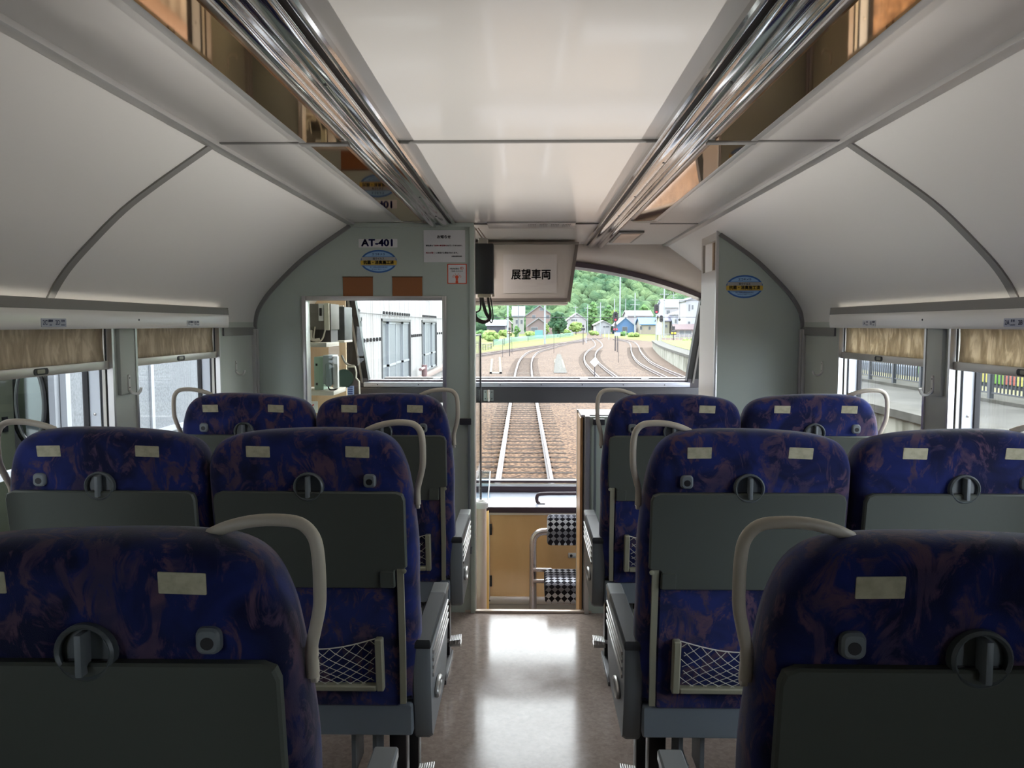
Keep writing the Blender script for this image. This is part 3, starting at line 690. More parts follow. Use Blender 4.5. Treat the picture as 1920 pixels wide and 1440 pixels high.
        # grab handle on the outer shoulder
        pts = [(0.362, 0.030, 1.147), (0.385, 0.022, 1.158), (0.415, 0.018, 1.166), (0.446, 0.016, 1.168), (0.471, 0.016, 1.164), (0.486, 0.016, 1.148), (0.491, 0.016, 1.122), (0.4915, 0.018, 1.080), (0.489, 0.022, 1.056), (0.4815, 0.030, 1.026), (0.476, 0.036, 1.004), (0.4755, 0.038, 0.985), (0.4765, 0.038, 0.966)]
        b = MB(); b.tube([P(s * x, y + 0.022, z) for x, y, z in pts], 0.0075, 12, smooth=4)
        hd = b.build('grab_handle', CREAM, t)
        b = MB(); b.pillow(rrect(-0.009, 0.009, 0.952, 1.002, 0.008), [(0, 0), (0.006, 0), (0.007, 0.001)], lambda u, v, d: P(s * (0.472 + d), lean(0.057, v) + u, v)); 
        br = b.build('handle_bracket', CREAM, hd)
        for z in (0.963, 0.985): MB().lathe([(0.004, 0), (0.0025, 0.0015)], P(s * 0.479, lean(0.057, z), z), (s, 0, 0), 8).build('bracket_screw', CHROME, hd)
        # seat cushion
        b = MB(); b.pillow(rrect(-0.225, 0.225, 0.13, 0.56, 0.03), [(0.36, 0.0), (0.43, 0.0), (0.455, 0.012), (0.46, 0.05)], lambda u, v, d: P(cx + u, v, d)); b.build('cushion', FAB, t)
        # arm unit on the outer side
        b = MB(); bx = 0.4565
        side = [(0.105, 0.362), (0.125, 0.345), (0.40, 0.352), (0.475, 0.40), (0.52, 0.52), (0.525, 0.605), (0.075, 0.605), (0.078, 0.50)]
        b.pillow(side, [(0.0, 0.004), (0.004, 0.0), (0.034, 0.0), (0.044, 0.006)], lambda u, v, d: P(s * (bx + d), u, v))
        arm = b.build('arm_side', GREY, t, sharp=40)
        b = MB(); b.pillow(rrect(0.457, 0.503, 0.070, 0.43, 0.004), [(0.600, 0.002), (0.604, 0.0), (0.616, 0.0), (0.622, 0.004)], lambda u, v, d: P(s * u, v, d)); b.build('arm_pad', PAD, arm)
        b = MB(); b.pillow(rrect(0.458, 0.502, 0.43, 0.53, 0.003), [(0.600, 0.0), (0.615, 0.0), (0.619, 0.003)], lambda u, v, d: P(s * u, v, d))
        b.build('arm_end_cap', mat('arm_cap', S(150, 154, 154), 0.3, metal=0.5), arm)
        b = MB()
        for z in (0.572, 0.552, 0.532, 0.512): b.box(*sorted((O.x + s * 0.4995, O.x + s * 0.5045)), O.y + 0.12, O.y + 0.50, z - 0.005, z + 0.005, 0.002)
        b.build('trim_bars', mat('arm_bars', S(178, 176, 172), 0.3, metal=0.5), arm)
        b = MB(); b.tube([P(s * 0.506, 0.16 + 0.045 + 0.045 * math.cos(a), 0.445 + 0.018 * math.sin(a)) for a in [2 * PI * i / 20 for i in range(20)]], 0.0055, 8, closed=True)
        b.box(*sorted((O.x + s * 0.499, O.x + s * 0.503)), O.y + 0.165, O.y + 0.245, 0.432, 0.458, 0.001); b.build('recline_lever', mat('arm_bars', S(178, 176, 172)), arm)
        # rail foot post, pedal and foot rest
        for y in (0.235, 0.47): MB().box(O.x + s * 0.40 - 0.022, O.x + s * 0.40 + 0.022, O.y + y - 0.03, O.y + y + 0.03, 0.0, 0.37, 0.006).build('leg', mat('leg_black', S(38, 36, 38), 0.35), t)
        b = MB(); b.cyl(P(s * 0.40, 0.36, 0.11), P(s * 0.435, 0.36, 0.115), 0.008, n=8)
        for i in range(7): b.box(*sorted((O.x + s * (0.43 + 0.0065 * i), O.x + s * (0.4345 + 0.0065 * i))), O.y + 0.33, O.y + 0.39, 0.108 + 0.001 * i, 0.124 + 0.001 * i, 0.001)
        b.box(*sorted((O.x + s * 0.428, O.x + s * 0.474)), O.y + 0.333, O.y + 0.387, 0.098, 0.112, 0.002)
        b.build('pedal', ALU, t)
        b = MB(); b.box(O.x + s * 0.345, O.x + s * 0.398, O.y + 0.10, O.y + 0.17, 0.262, 0.290, 0.004)
        for q in (0.30, 0.352): b.box(*sorted((O.x + s * q, O.x + s * (q + 0.01))), O.y + 0.12, O.y + 0.22, 0.25, 0.40)
        b.build('foot_rest', GREY, t)
    b = MB(); b.pillow(rrect(-0.47, 0.47, 0.372, 0.455, 0.008), [(0.088, 0.004), (0.094, 0.0), (0.50, 0.0), (0.505, 0.004)], lambda u, v, d: P(u * (0.972 if True else 1), d - 0.01, v))
    b.build('base_shell', mat('base_grey', S(118, 126, 132), 0.4), t)
    b = MB(); b.cyl(P(0, 0.33, 0.0), P(0, 0.33, 0.37), 0.05, n=20); b.box(O.x - 0.42, O.x + 0.42, O.y + 0.22, O.y + 0.48, 0.30, 0.365, 0.004); b.box(O.x - 0.43, O.x + 0.43, O.y + 0.20, O.y + 0.50, 0.0, 0.018, 0.003)
    b.build('pedestal', MATS['leg_black'], t)
    return t
ROWS = [0.889, 1.836, 2.795]
sl = {(-1, 0): 'navy twin seat nearest the camera on the left', (1, 0): 'navy twin seat nearest the camera on the right',
      (-1, 1): 'navy twin seat in the middle row left of the aisle', (1, 1): 'navy twin seat in the middle row right of the aisle',
      (-1, 2): 'navy twin seat in the front row left of the aisle under the partition window', (1, 2): 'navy twin seat in the front row right of the aisle before the right partition'}
XS = {-1: 0.762, 1: 0.766}
proto = make_twin_seat((-XS[-1], ROWS[2], 0), sl[(-1, 2)])
proto.scale = (1.045, 1, 1)
for r_ in range(3):
    for s in (-1, 1):
        if (s, r_) != (-1, 2): dup(proto, (s * XS[s], ROWS[r_], 0), sl[(s, r_)])

# ------------------------------------------------------------------ driving cab
CABW = mat('cab_wall_tan', S(186, 160, 128), 0.5)
FASC = mat('front_fascia', S(200, 190, 182), 0.35)
BEAMD = mat('beam_dark', S(58, 58, 62), 0.4)
PLUM = mat('plum_seal', S(54, 36, 44), 0.5)
def fy(z): return 4.84 + (1.87 - z) * 0.32 if z > 1.0 else 5.118
# upper windscreen opening
NARC = 18
arc = [(-1.07 + 2.14 * i / NARC, 1.755 - 0.18 * (-1.07 + 2.14 * i / NARC) ** 2) for i in range(NARC + 1)]
hole = [(-1.025, 1.045)] + arc + [(1.025, 1.045)]
outer = []
cvl = [(-u, v) for u, v in COVEP[::-1]]
top_ = [(-0.84, 1.88)]
def out_for(u, v):
    """point on the body section in the same direction as a windscreen rim point"""
    c = (0, 1.3); d = Vector((u - c[0], v - c[1])).normalized()
    for k in range(400):
        p = Vector(c) + d * (0.3 + k * 0.005)
        if abs(p.x) > 1.30: return (math.copysign(1.33, p.x), p.y)
        zt = 1.88
        ax = abs(p.x)
        if ax > 0.84:
            for (u0, v0), (u1, v1) in zip(COVEP, COVEP[1:]):
                if u0 <= ax <= u1: zt = v0 + (v1 - v0) * (ax - u0) / max(1e-6, u1 - u0); break
        if p.y > zt: return (p.x + d.x * 0.05, zt + d.y * 0.05)
    return (p.x, p.y)
b = MB()
rim = [(-1.025, 1.045), (-1.04, 1.21), (-1.055, 1.38)] + arc + [(1.055, 1.38), (1.04, 1.21), (1.025, 1.045)]
o_ = [out_for(*p) for p in rim]
V0 = [b.bm.verts.new((u, fy(v), v)) for u, v in rim]; V1 = [b.bm.verts.new((u, fy(v) - 0.002, v)) for u, v in o_]
for i in range(len(rim) - 1): b.bm.faces.new((V0[i], V0[i + 1], V1[i + 1], V1[i]))
o = b.build('wall_front', FASC, sharp=60); md = o.modifiers.new('th', 'SOLIDIFY'); md.thickness = 0.016; md.offset = 0
struct(o)
w = struct(MB().prism(rim, lambda u, v: Vector((u, fy(v) + 0.012, v)), lambda u, v: Vector((u, fy(v) + 0.018, v))).build('window_10', WGLASS))
b = MB()
def band(b, pts, wdt, d0, d1):
    ins = inset(pts, wdt); n = len(pts)
    for i in range(n - 1):
        A = [pts[i], pts[i + 1], ins[i + 1], ins[i]]
        b.prism(A, lambda u, v: Vector((u, fy(v) - d1, v)), lambda u, v: Vector((u, fy(v) - d0, v)))
sideL = [(-1.025, 1.03), (-1.04, 1.21), (-1.055, 1.38), (-1.072, 1.553)]
for s in (-1, 1):
    for k in range(3):
        (ua, va_), (ub, vb) = sideL[k], sideL[k + 1]
        b.prism([(s * -ua * -1 * -1, va_), (s * -ub * -1 * -1, vb), (s * (-ub + 0.085) * 1, vb), (s * (-ua + 0.085), va_)] if False else
                [(s * (-ua - 0.012), va_), (s * (-ub - 0.012), vb), (s * (-ub + 0.105), vb + 0.0), (s * (-ua + 0.105), va_)], lambda u, v: Vector((u, fy(v) - 0.05, v)), lambda u, v: Vector((u, fy(v) + 0.01, v)))
b.build('pillar_frame', mat('pillar_dark', S(26, 29, 32), 0.35), w)
b = MB()
for s in (-1, 1):
    for k in range(3):
        (ua, va_), (ub, vb) = sideL[k], sideL[k + 1]
        b.prism([(s * (-ua + 0.022), va_), (s * (-ub + 0.022), vb), (s * (-ub + 0.034), vb), (s * (-ua + 0.034), va_)], lambda u, v: Vector((u, fy(v) - 0.062, v)), lambda u, v: Vector((u, fy(v) - 0.045, v)))
b.build('pillar_strip', ALUD, w)
b = MB()
arcT = [(u, v + 0.012) for u, v in arc]; arcO = [(u, v + 0.040) for u, v in arc]; arcI = [(u, v - 0.004) for u, v in arc]
for i in range(NARC):
    b.prism([arcT[i], arcT[i + 1], arcO[i + 1], arcO[i]], lambda u, v: Vector((u, fy(v) - 0.02, v)), lambda u, v: Vector((u, fy(v) + 0.01, v)))
b.build('arch_seal', PLUM, w)
b = MB()
for i in range(NARC):
    b.prism([arcI[i], arcI[i + 1], arcT[i + 1], arcT[i]], lambda u, v: Vector((u, fy(v) - 0.012, v)), lambda u, v: Vector((u, fy(v) + 0.01, v)))
b.build('arch_strip', ALU, w)
b = MB(); b.box(-1.03, 1.03, 5.065, 5.16, 1.036, 1.048, 0.002); b.build('bottom_seal', PLUM, w)
# cross beam
b = MB(); b.box(-1.22, 1.22, 5.03, 5.14, 0.905, 1.004, 0.003)
beam = struct(b.build('trim_beam', BEAMD))
b = MB(); b.box(-1.04, 1.03, 5.025, 5.13, 1.006, 1.036, 0.003); b.build('beam_cap', mat('beam_cap', S(170, 174, 186), 0.3, metal=0.4), beam)
for i in range(8): MB().lathe([(0.004, 0), (0.003, 0.002)], (-0.95 + i * 0.26, 5.025, 1.021), (0, -1, 0), 8).build('beam_screw', DARK, beam)
t = thing('hinge', 'chrome hinge plate on the dark beam under the windscreen', 'hinge', (-0.243, 5.022, 0.92))
b = MB(); b.box(-0.275, -0.212, 5.022, 5.03, 0.918, 0.988, 0.003); b.build('plates', mat('hinge_metal', S(150, 160, 158), 0.3, metal=0.7), t)
b = MB(); b.cyl((-0.2435, 5.018, 0.916), (-0.2435, 5.018, 0.990), 0.009, n=14); b.build('knuckle', CHROME, t)
for x in (-0.264, -0.223):
    for z in (0.932, 0.974): MB().lathe([(0.004, 0), (0.003, 0.002)], (x, 5.022, z), (0, -1, 0), 8).build('screw', DARK, t)
# lower nose: jambs, lower window, sill and shelf
b = MB()
b.box(-1.30, -0.66, 5.06, 5.14, -0.25, 0.91); b.box(0.70, 1.30, 5.06, 5.14, -0.25, 0.91)
b.box(-0.66, 0.70, 5.06, 5.14, -0.25, 0.36); b.box(-1.30, -1.02, 5.05, 5.15, 0.9, 1.06); b.box(1.02, 1.30, 5.05, 5.15, 0.9, 1.06)
struct(b.build('wall_nose', mat('nose_dark', S(70, 66, 70), 0.5)))
w = struct(MB().box(-0.66, 0.70, 5.098, 5.104, 0.36, 0.91).build('window_11', WGLASS))
b = MB(); b.box(-0.66, 0.70, 5.05, 5.10, 0.386, 0.402, 0.002); b.build('lower_seal', PLUM, w)
b = MB(); b.box(-0.66, 0.70, 5.03, 5.06, 0.366, 0.382, 0.002); b.build('lower_strip', ALU, w)
struct(MB().box(-1.25, 1.25, 4.61, 5.06, 0.318, 0.330, 0.002).build('trim_shelf', mat('shelf_grey', S(158, 162, 172), 0.25)))
struct(MB().box(-1.25, 1.25, 4.59, 4.612, 0.300, 0.334, 0.004).build('trim_shelf_edge', PLUM))
struct(MB().box(-1.25, 1.25, 5.025, 5.06, 0.331, 0.366, 0.002).build('trim_shelf_back', PLUM))
t = thing('shelf_rail', 'dark grab rail on the grey shelf below the lower front window', 'rail', (0.30, 4.72, 0.33))
b = MB(); b.tube([(0.075, 4.70, 0.331), (0.062, 4.705, 0.345), (0.062, 4.71, 0.372), (0.085, 4.715, 0.386), (0.20, 4.72, 0.388), (0.50, 4.72, 0.388), (0.53, 4.715, 0.372), (0.53, 4.71, 0.331)], 0.011, 10, smooth=4); b.build('rail', PLUM, t)
for x in (0.085, 0.53): MB().box(x - 0.025, x + 0.025, 4.685, 4.72, 0.329, 0.336, 0.002).build('foot', PLUM, t)
# plywood front locker
t = thing('wooden_locker', 'plywood locker front with two black hinges below the grey shelf', 'cabinet', (0.3, 4.62, -0.25))
MB().box(-0.60, 1.05, 4.605, 4.63, -0.21, 0.296).build('door', WOOD, t)
b = MB(); b.box(-0.262, -0.218, 4.592, 4.606, -0.25, 0.296, 0.003); b.box(-0.60, 1.05, 4.592, 4.606, -0.25, -0.205, 0.003); b.box(-0.218, 1.05, 4.596, 4.606, 0.285, 0.299, 0.002)
fr = b.build('frame', mat('locker_frame', S(212, 200, 190), 0.35, metal=0.3), t)
for x, z in ((-0.24, 0.25), (-0.24, 0.10), (-0.24, -0.06), (-0.24, -0.18), (-0.22, -0.228), (0.02, -0.228), (0.25, -0.228)): MB().lathe([(0.005, 0), (0.003, 0.002)], (x, 4.592, z), (0, -1, 0), 8).build('rivet', DARK, fr)
for z in (0.20, -0.11): MB().cyl((-0.212, 4.596, z - 0.032), (-0.212, 4.596, z + 0.032), 0.007, n=10).build('hinge', BLACK, t)
b = MB(); b.box(0.245, 0.29, 4.596, 4.606, 0.03, 0.06, 0.003); lk_ = b.build('lock_plate', ALU, t)
b = MB(); b.lathe([(0.008, 0), (0.008, 0.004)], (0.262, 4.596, 0.045), (0, -1, 0), 12); b.build('keyhole', BLACK, lk_)
# jump seat
CHECK = mat('diamond_check', S(40, 40, 46), 0.9, spec=0.2)
cc = coords(CHECK, 'Object', (1, 1, 1), (0, 0, 0))
sx = nd(CHECK, 'ShaderNodeSeparateXYZ'); lk(CHECK, cc, sx.inputs[0])
def math_(m, op, a, b_=None):
    n = nd(m, 'ShaderNodeMath', operation=op)
    for i, q in enumerate((a, b_)):
        if q is None: continue
        if isinstance(q, (int, float)): n.inputs[i].default_value = q
        else: lk(m, q, n.inputs[i])
    return n.outputs[0]
yz = math_(CHECK, 'ADD', sx.outputs[2], math_(CHECK, 'MULTIPLY', sx.outputs[1], 0.8))
p1 = math_(CHECK, 'MULTIPLY', math_(CHECK, 'ADD', sx.outputs[0], yz), 30.0); p2 = math_(CHECK, 'MULTIPLY', math_(CHECK, 'SUBTRACT', sx.outputs[0], yz), 30.0)
f1 = math_(CHECK, 'FLOOR', p1); f2 = math_(CHECK, 'FLOOR', p2)
par = math_(CHECK, 'PINGPONG', math_(CHECK, 'ADD', f1, f2), 1.0)
alt = math_(CHECK, 'PINGPONG', math_(CHECK, 'FLOOR', math_(CHECK, 'MULTIPLY', math_(CHECK, 'SUBTRACT', f1, f2), 0.25)), 1.0)
rA_ = ramp(CHECK, [(0.0, S(28, 26, 34)), (0.5, S(120, 120, 128))], 'CONSTANT'); lk(CHECK, par, rA_.inputs['Fac'])
rB_ = ramp(CHECK, [(0.0, S(28, 26, 34)), (0.5, S(196, 198, 206))], 'CONSTANT'); lk(CHECK, par, rB_.inputs['Fac'])
mxc = nd(CHECK, 'ShaderNodeMix', data_type='RGBA'); lk(CHECK, alt, mxc.inputs['Factor']); lk(CHECK, rA_.outputs[0], mxc.inputs[6]); lk(CHECK, rB_.outputs[0], mxc.inputs[7])
lk(CHECK, mxc.outputs[2], bsdf(CHECK).inputs['Base Color'])
t = thing('jump_seat', 'checked black and white folding seat on a bent steel tube in the cab', 'seat', (0.25, 4.42, -0.25))
STEEL = mat('brushed_steel', S(206, 196, 194), 0.25, metal=0.85)
b = MB(); b.tube([(0.036, 4.42, -0.25), (0.036, 4.42, 0.05), (0.036, 4.42, 0.165), (0.045, 4.42, 0.205), (0.072, 4.42, 0.228), (0.11, 4.42, 0.234), (0.16, 4.42, 0.234)], 0.021, 16, smooth=5); b.build('pole', STEEL, t)
for z in (0.02, -0.045): MB().cyl((0.036, 4.40, z), (0.14, 4.40, z), 0.012).build('support_bar', STEEL, t)
b = MB(); b.pillow(rrect(4.37, 4.46, 0.160, 0.332, 0.04), [(0.115, 0.014), (0.122, 0.004), (0.135, 0.0), (0.52, 0.0), (0.535, 0.006), (0.54, 0.02)], lambda u, v, d: Vector((d, u, v))); b.build('backrest', CHECK, t)
b = MB(); b.pillow(rrect(4.13, 4.41, -0.088, 0.032, 0.035), [(0.098, 0.014), (0.106, 0.004), (0.118, 0.0), (0.52, 0.0), (0.535, 0.006), (0.54, 0.02)], lambda u, v, d: Vector((d, u, v))); b.build('cushion', CHECK, t)
# destination box
t = thing('sign_box', 'grey sign box with four black characters hanging from the cab ceiling', 'sign', (-0.05, 4.65, 1.53))
b = MB()
poly = [(-0.42, 1.535), (0.247, 1.535), (0.292, 1.868), (-0.42, 1.868)]
b.prism(poly, lambda u, v: Vector((u, 4.58, v)), lambda u, v: Vector((u * 0.98, 4.80, v)))
SB = mat('sign_box_grey', S(206, 192, 182), 0.4)
body = b.build('case', SB, t)
b = MB()
b.prism([(-0.42, 1.535), (0.247, 1.535), (0.243, 1.552), (-0.42, 1.552)], lambda u, v: Vector((u, 4.572, v)), lambda u, v: Vector((u, 4.58, v)))
b.prism([(0.247, 1.535), (0.292, 1.855), (0.274, 1.855), (0.229, 1.552), (0.229, 1.535)], lambda u, v: Vector((u, 4.570, v)), lambda u, v: Vector((u, 4.58, v)))
b.box(-0.42, 0.294, 4.55, 4.59, 1.856, 1.868, 0.002)
b.build('frame', mat('sign_frame', S(126, 114, 106), 0.4), t)
MB().box(-0.136, 0.170, 4.5775, 4.58, 1.580, 1.800).build('sheet', mat('sign_sheet', S(214, 202, 196), 0.5), t)
text('展望車両', 0.062, (0.023, 4.5770, 1.683), AX_BACK, INK, t, bold=0.0016, width=0.226)
b = MB(); b.box(-0.212, -0.197, 4.566, 4.58, 1.672, 1.826, 0.003); b.build('handle', PLUM, t)
MB().box(-0.40, 0.235, 4.60, 4.86, 1.518, 1.533, 0.003).build('bottom_tray', mat('tray_pink', S(216, 204, 192), 0.35), t)
# control box with cables
t = thing('control_box', 'black metal box with hanging cables at the top of the cab doorway', 'box', (-0.212, 3.98, 1.545))
MB().box(-0.262, -0.166, 3.93, 4.03, 1.553, 1.798, 0.003).build('case', mat('box_black', S(40, 40, 42), 0.45), t)
for x, z in ((-0.254, 1.785), (-0.258, 1.75), (-0.254, 1.68), (-0.258, 1.60), (-0.254, 1.57), (-0.188, 1.562)): MB().lathe([(0.003, 0), (0.002, 0.002)], (x, 3.93, z), (0, -1, 0), 8).build('screw', CHROME, t)
CABLE = mat('cable_black', S(36, 24, 24), 0.5)
for pts, r in (([(-0.225, 3.98, 1.555), (-0.222, 3.98, 1.52), (-0.205, 3.98, 1.46), (-0.19, 3.98, 1.43), (-0.215, 3.98, 1.415), (-0.25, 3.98, 1.43), (-0.262, 3.99, 1.46)], 0.0085),
               ([(-0.195, 3.97, 1.555), (-0.192, 3.97, 1.51), (-0.182, 3.97, 1.46), (-0.188, 3.98, 1.425), (-0.22, 3.98, 1.41), (-0.262, 3.99, 1.425)], 0.006),
               ([(-0.185, 3.98, 1.555), (-0.176, 3.98, 1.50), (-0.170, 3.98, 1.44), (-0.178, 3.98, 1.41), (-0.187, 3.98, 1.43), (-0.187, 3.98, 1.50), (-0.205, 3.98, 1.555)], 0.0032),
               ([(-0.238, 3.99, 1.555), (-0.232, 3.99, 1.51), (-0.236, 3.99, 1.475), (-0.258, 3.99, 1.462)], 0.0045)):
    b = MB(); b.tube(pts, r, 8, smooth=5); b.build('cable', CABLE, t)
b = MB(); b.box(-0.245, -0.18, 3.955, 4.005, 1.535, 1.556, 0.003); b.cyl((-0.168, 3.98, 1.54), (-0.168, 3.98, 1.553), 0.006); b.build('connector', mat('connector_cream', S(206, 190, 168), 0.4), t)
t = thing('door_closer_arm', 'thin metal door arm above the black control box', 'fitting', (-0.22, 3.93, 1.82))
b = MB(); b.tube([(-0.255, 3.95, 1.873), (-0.225, 4.10, 1.835)], 0.004, 6); b.tube([(-0.24, 3.95, 1.873), (-0.205, 4.10, 1.832)], 0.003, 6); b.build('arm', mat('arm_bronze', S(150, 132, 116), 0.35, metal=0.6), t)
b = MB(); b.box(-0.245, -0.20, 4.02, 4.12, 1.80, 1.835, 0.004); b.build('pivot', SIDE, t)
# glass draught screen behind the doorway
t = thing('glass_screen', 'clear glass screen with a dark edge standing left inside the cab doorway', 'screen', (-0.24, 4.2, -0.25))
MB().box(-0.262, -0.258, 3.90, 4.42, 0.25, 1.345).build('pane', WGLASS, t)
b = MB(); b.box(-0.266, -0.254, 4.41, 4.425, 0.25, 1.35, 0.002); b.box(-0.266, -0.254, 3.90, 4.41, 1.342, 1.35, 0.002); b.build('edge', DARK, t)
b = MB(); b.cyl((-0.232, 4.0, -0.25), (-0.232, 4.0, 0.468), 0.026, n=20); post = b.build('post', mat('post_cream', S(206, 186, 172), 0.35), t)
b = MB(); b.lathe([(0.033, 0), (0.036, 0.008), (0.036, 0.026), (0.030, 0.034), (0.022, 0.034), (0.020, 0.026), (0.0001, 0.024)], (-0.232, 4.0, 0.468), (0, 0, 1), 24); b.build('post_cap', mat('cap_white', S(222, 220, 218), 0.3), post)
t = thing('glass_corner_guard', 'clear bent plastic guard at the lower left of the front window', 'screen', (-0.25, 4.85, 0.33))
MB().box(-0.40, -0.225, 4.845, 4.850, 0.331, 0.50).build('pane', glass_mat('guard_glass', (0.82, 0.9, 0.94)), t)
b = MB(); b.tube([(-0.226, 4.845, 0.50), (-0.229, 4.80, 0.44), (-0.235, 4.72, 0.335)], 0.004, 6); b.build('edge', mat('edge_white', S(226, 226, 226), 0.3), t)
t = thing('yellow_curtain', 'narrow folded yellow curtain beside the plywood locker', 'curtain', (-0.20, 4.2, -0.25))
b = MB(); b.grid(lambda u, v: Vector((-0.226 + 0.010 * math.sin(u * 9) + 0.018 * u, 4.06 + 0.09 * u + 0.01 * math.sin(v * 4), -0.24 + 0.66 * v)), 16, 6)
o = b.build('cloth', mat('curtain_yellow', S(222, 184, 110), 0.8), t); md = o.modifiers.new('th', 'SOLIDIFY'); md.thickness = 0.004

# driver's side equipment seen through the partition window
struct(MB().box(-1.30, -1.285, 3.84, 4.95, -0.25, 1.56).build('wall_cab_left', CABW))
struct(MB().box(-1.285, -1.075, 4.70, 4.72, -0.25, 1.60).build('wall_cab_board', CABW))
t = thing('equipment_rack', 'cream metal equipment rack behind the left partition window', 'rack', (-1.15, 4.2, 0.6))
RK = mat('rack_cream', S(216, 208, 196), 0.4)
for q in ((-1.142, -1.124, 3.95, 3.975, 1.56), (-1.284, -1.264, 3.95, 4.6, 1.56)): MB().box(q[0], q[1], q[2], q[3], 0.6, q[4], 0.002).build('post', RK, t)
for z, xr in ((1.288, -1.008), (1.044, -0.975)): MB().box(-1.275, xr, 3.98, 4.25, z, z + 0.022, 0.002).build('shelf', RK, t)
t = thing('radio_unit', 'dark grey radio unit on the upper shelf behind the partition window', 'box', (-1.07, 4.15, 1.31))
MB().box(-1.262, -1.005, 4.07, 4.25, 1.375, 1.508, 0.003).build('case', mat('unit_grey', S(112, 108, 102), 0.45), t)
MB().box(-1.258, -1.012, 4.09, 4.24, 1.31, 1.375).build('lower_case', mat('unit_dark', S(58, 52, 50), 0.5), t)
sw = MB().box(-1.066, -1.041, 4.058, 4.07, 1.42, 1.508, 0.002).build('switch_plate', PAPER, t)
MB().box(-1.059, -1.048, 4.046, 4.058, 1.445, 1.485, 0.002).build('switch', BLACK, sw)
MB().box(-1.037, -1.012, 4.055, 4.07, 1.372, 1.510, 0.002).build('terminal_strip', mat('strip_cream', S(220, 216, 196), 0.4), t)
MB().tube([(-1.085, 4.06, 1.39), (-1.09, 4.05, 1.33), (-1.07, 4.05, 1.313), (-1.045, 4.05, 1.33), (-1.03, 4.055, 1.38)], 0.004, 6, smooth=4).build('cable', RK, t)
MB().tube([(-1.105, 4.06, 1.372), (-1.10, 4.05, 1.325), (-1.06, 4.05, 1.325)], 0.008, 8, smooth=4).build('cable', RK, t)
t = thing('fan_heater', 'black box beside the radio unit on the upper shelf', 'box', (-1.03, 4.4, 1.30))
MB().box(-1.10, -0.995, 4.33, 4.52, 1.315, 1.498, 0.003).build('case', mat('heater_dark', S(60, 64, 64), 0.45), t)
MB().box(-1.10, -0.995, 4.32, 4.52, 1.303, 1.315, 0.002).build('foot_plate', RK, t)
MB().box(-1.09, -0.998, 4.32, 4.34, 1.498, 1.506, 0.001).build('top_strip', RK, t)
for q in range(4): MB().lathe([(0.003, 0), (0.002, 0.002)], (-1.02, 4.33, 1.33 + q * 0.045), (0, -1, 0), 8).build('screw', BLACK, t)
t = thing('relay_box', 'pale green relay box on the lower shelf behind the partition window', 'box', (-1.08, 4.12, 1.066))
MB().box(-1.095, -1.046, 4.06, 4.20, 1.066, 1.235, 0.003).build('case', mat('relay_green', S(176, 204, 186), 0.45), t)
for z in (1.19, 1.09): MB().box(-1.085, -1.076, 4.054, 4.06, z, z + 0.012).build('label_mark', INK, t)
t = thing('wall_phone', 'grey box with a corded handset beside the green relay box', 'telephone', (-1.0, 4.12, 1.066))
MB().box(-1.044, -0.992, 4.04, 4.16, 1.095, 1.245, 0.006).build('body', mat('phone_grey', S(176, 188, 190), 0.4), t)
MB().box(-0.991, -0.966, 4.03, 4.065, 1.075, 1.24, 0.003).build('side_plate', PAPER, t)
b = MB(); b.pillow(rrect(-1.028, -0.996, 1.085, 1.205, 0.012), [(0, 0.0), (0.018, 0.0), (0.024, 0.006)], lambda u, v, d: Vector((u, 4.04 - d, v))); b.build('handset', mat('phone_hand', S(150, 164, 166), 0.4), t)
MB().tube([(-1.015, 4.028, 1.09), (-1.01, 4.03, 1.072), (-0.99, 4.03, 1.068), (-0.97, 4.04, 1.075)], 0.004, 6, smooth=4).build('cord', BLACK, t)
t = thing('horn_speaker', 'dark green round horn speaker on a bracket before the left windscreen pillar', 'speaker', (-1.0, 4.5, 1.03))
HS = mat('horn_green', S(40, 62, 52), 0.4)
hc = Vector((-1.008, 4.38, 1.105))
b = MB(); b.lathe([(0.050, 0.03), (0.052, 0.034), (0.048, 0.034), (0.044, 0.026), (0.03, 0.0), (0.018, -0.03), (0.028, -0.08), (0.028, -0.11)], hc, (0.1, -1, 0), 32); b.build('horn', HS, t)
b = MB(); b.lathe([(0.016, 0), (0.016, 0.018), (0.010, 0.026), (0.001, 0.028)], hc, (0.1, -1, 0), 20); b.build('centre_cap', mat('horn_cap', S(126, 136, 132), 0.4), t)
MB().tube([hc + Vector((0.0, 0.05, 0.06)), hc + Vector((0.052, 0.02, 0.062)), hc + Vector((0.058, 0.02, 0.03)), hc + Vector((0.056, 0.02, 0.0)), hc + Vector((0.07, 0.03, -0.02)), hc + Vector((0.076, 0.03, -0.19))], 0.005, 8).build('bracket', RK, t)
MB().tube([hc + Vector((-0.03, 0.05, 0.125)), hc + Vector((-0.01, 0.05, 0.085)), hc + Vector((0.02, 0.04, 0.068)), hc + Vector((0.045, 0.03, 0.066))], 0.006, 8, smooth=4).build('wire', mat('wire_grey', S(120, 116, 104), 0.4), t)
t = thing('blue_label', 'small blue and white label under the horn speaker', 'label', (-0.99, 4.42, 0.99))
plate(MB(), (-0.992, 4.44, 1.02), AX_BACK, 0.038, 0.075, 0.002, 0.001).build('sheet', mat('label_blue', S(150, 170, 214), 0.5), t)
b = MB()
for q in range(5): b.box(-1.006, -0.980, 4.4365, 4.438, 1.0 + q * 0.012, 1.004 + q * 0.012)
b.build('print', NAVY, t)
t = thing('driver_desk', 'dark driver desk below the left windscreen', 'desk', (-0.9, 4.6, -0.25))
MB().box(-1.05, -0.45, 4.64, 5.0, -0.25, 0.86, 0.01).build('desk', mat('desk_dark', S(74, 74, 80), 0.5), t)
t = thing('warning_card', 'white card with red print at the foot of the equipment rack', 'card', (-1.08, 3.97, 0.95))
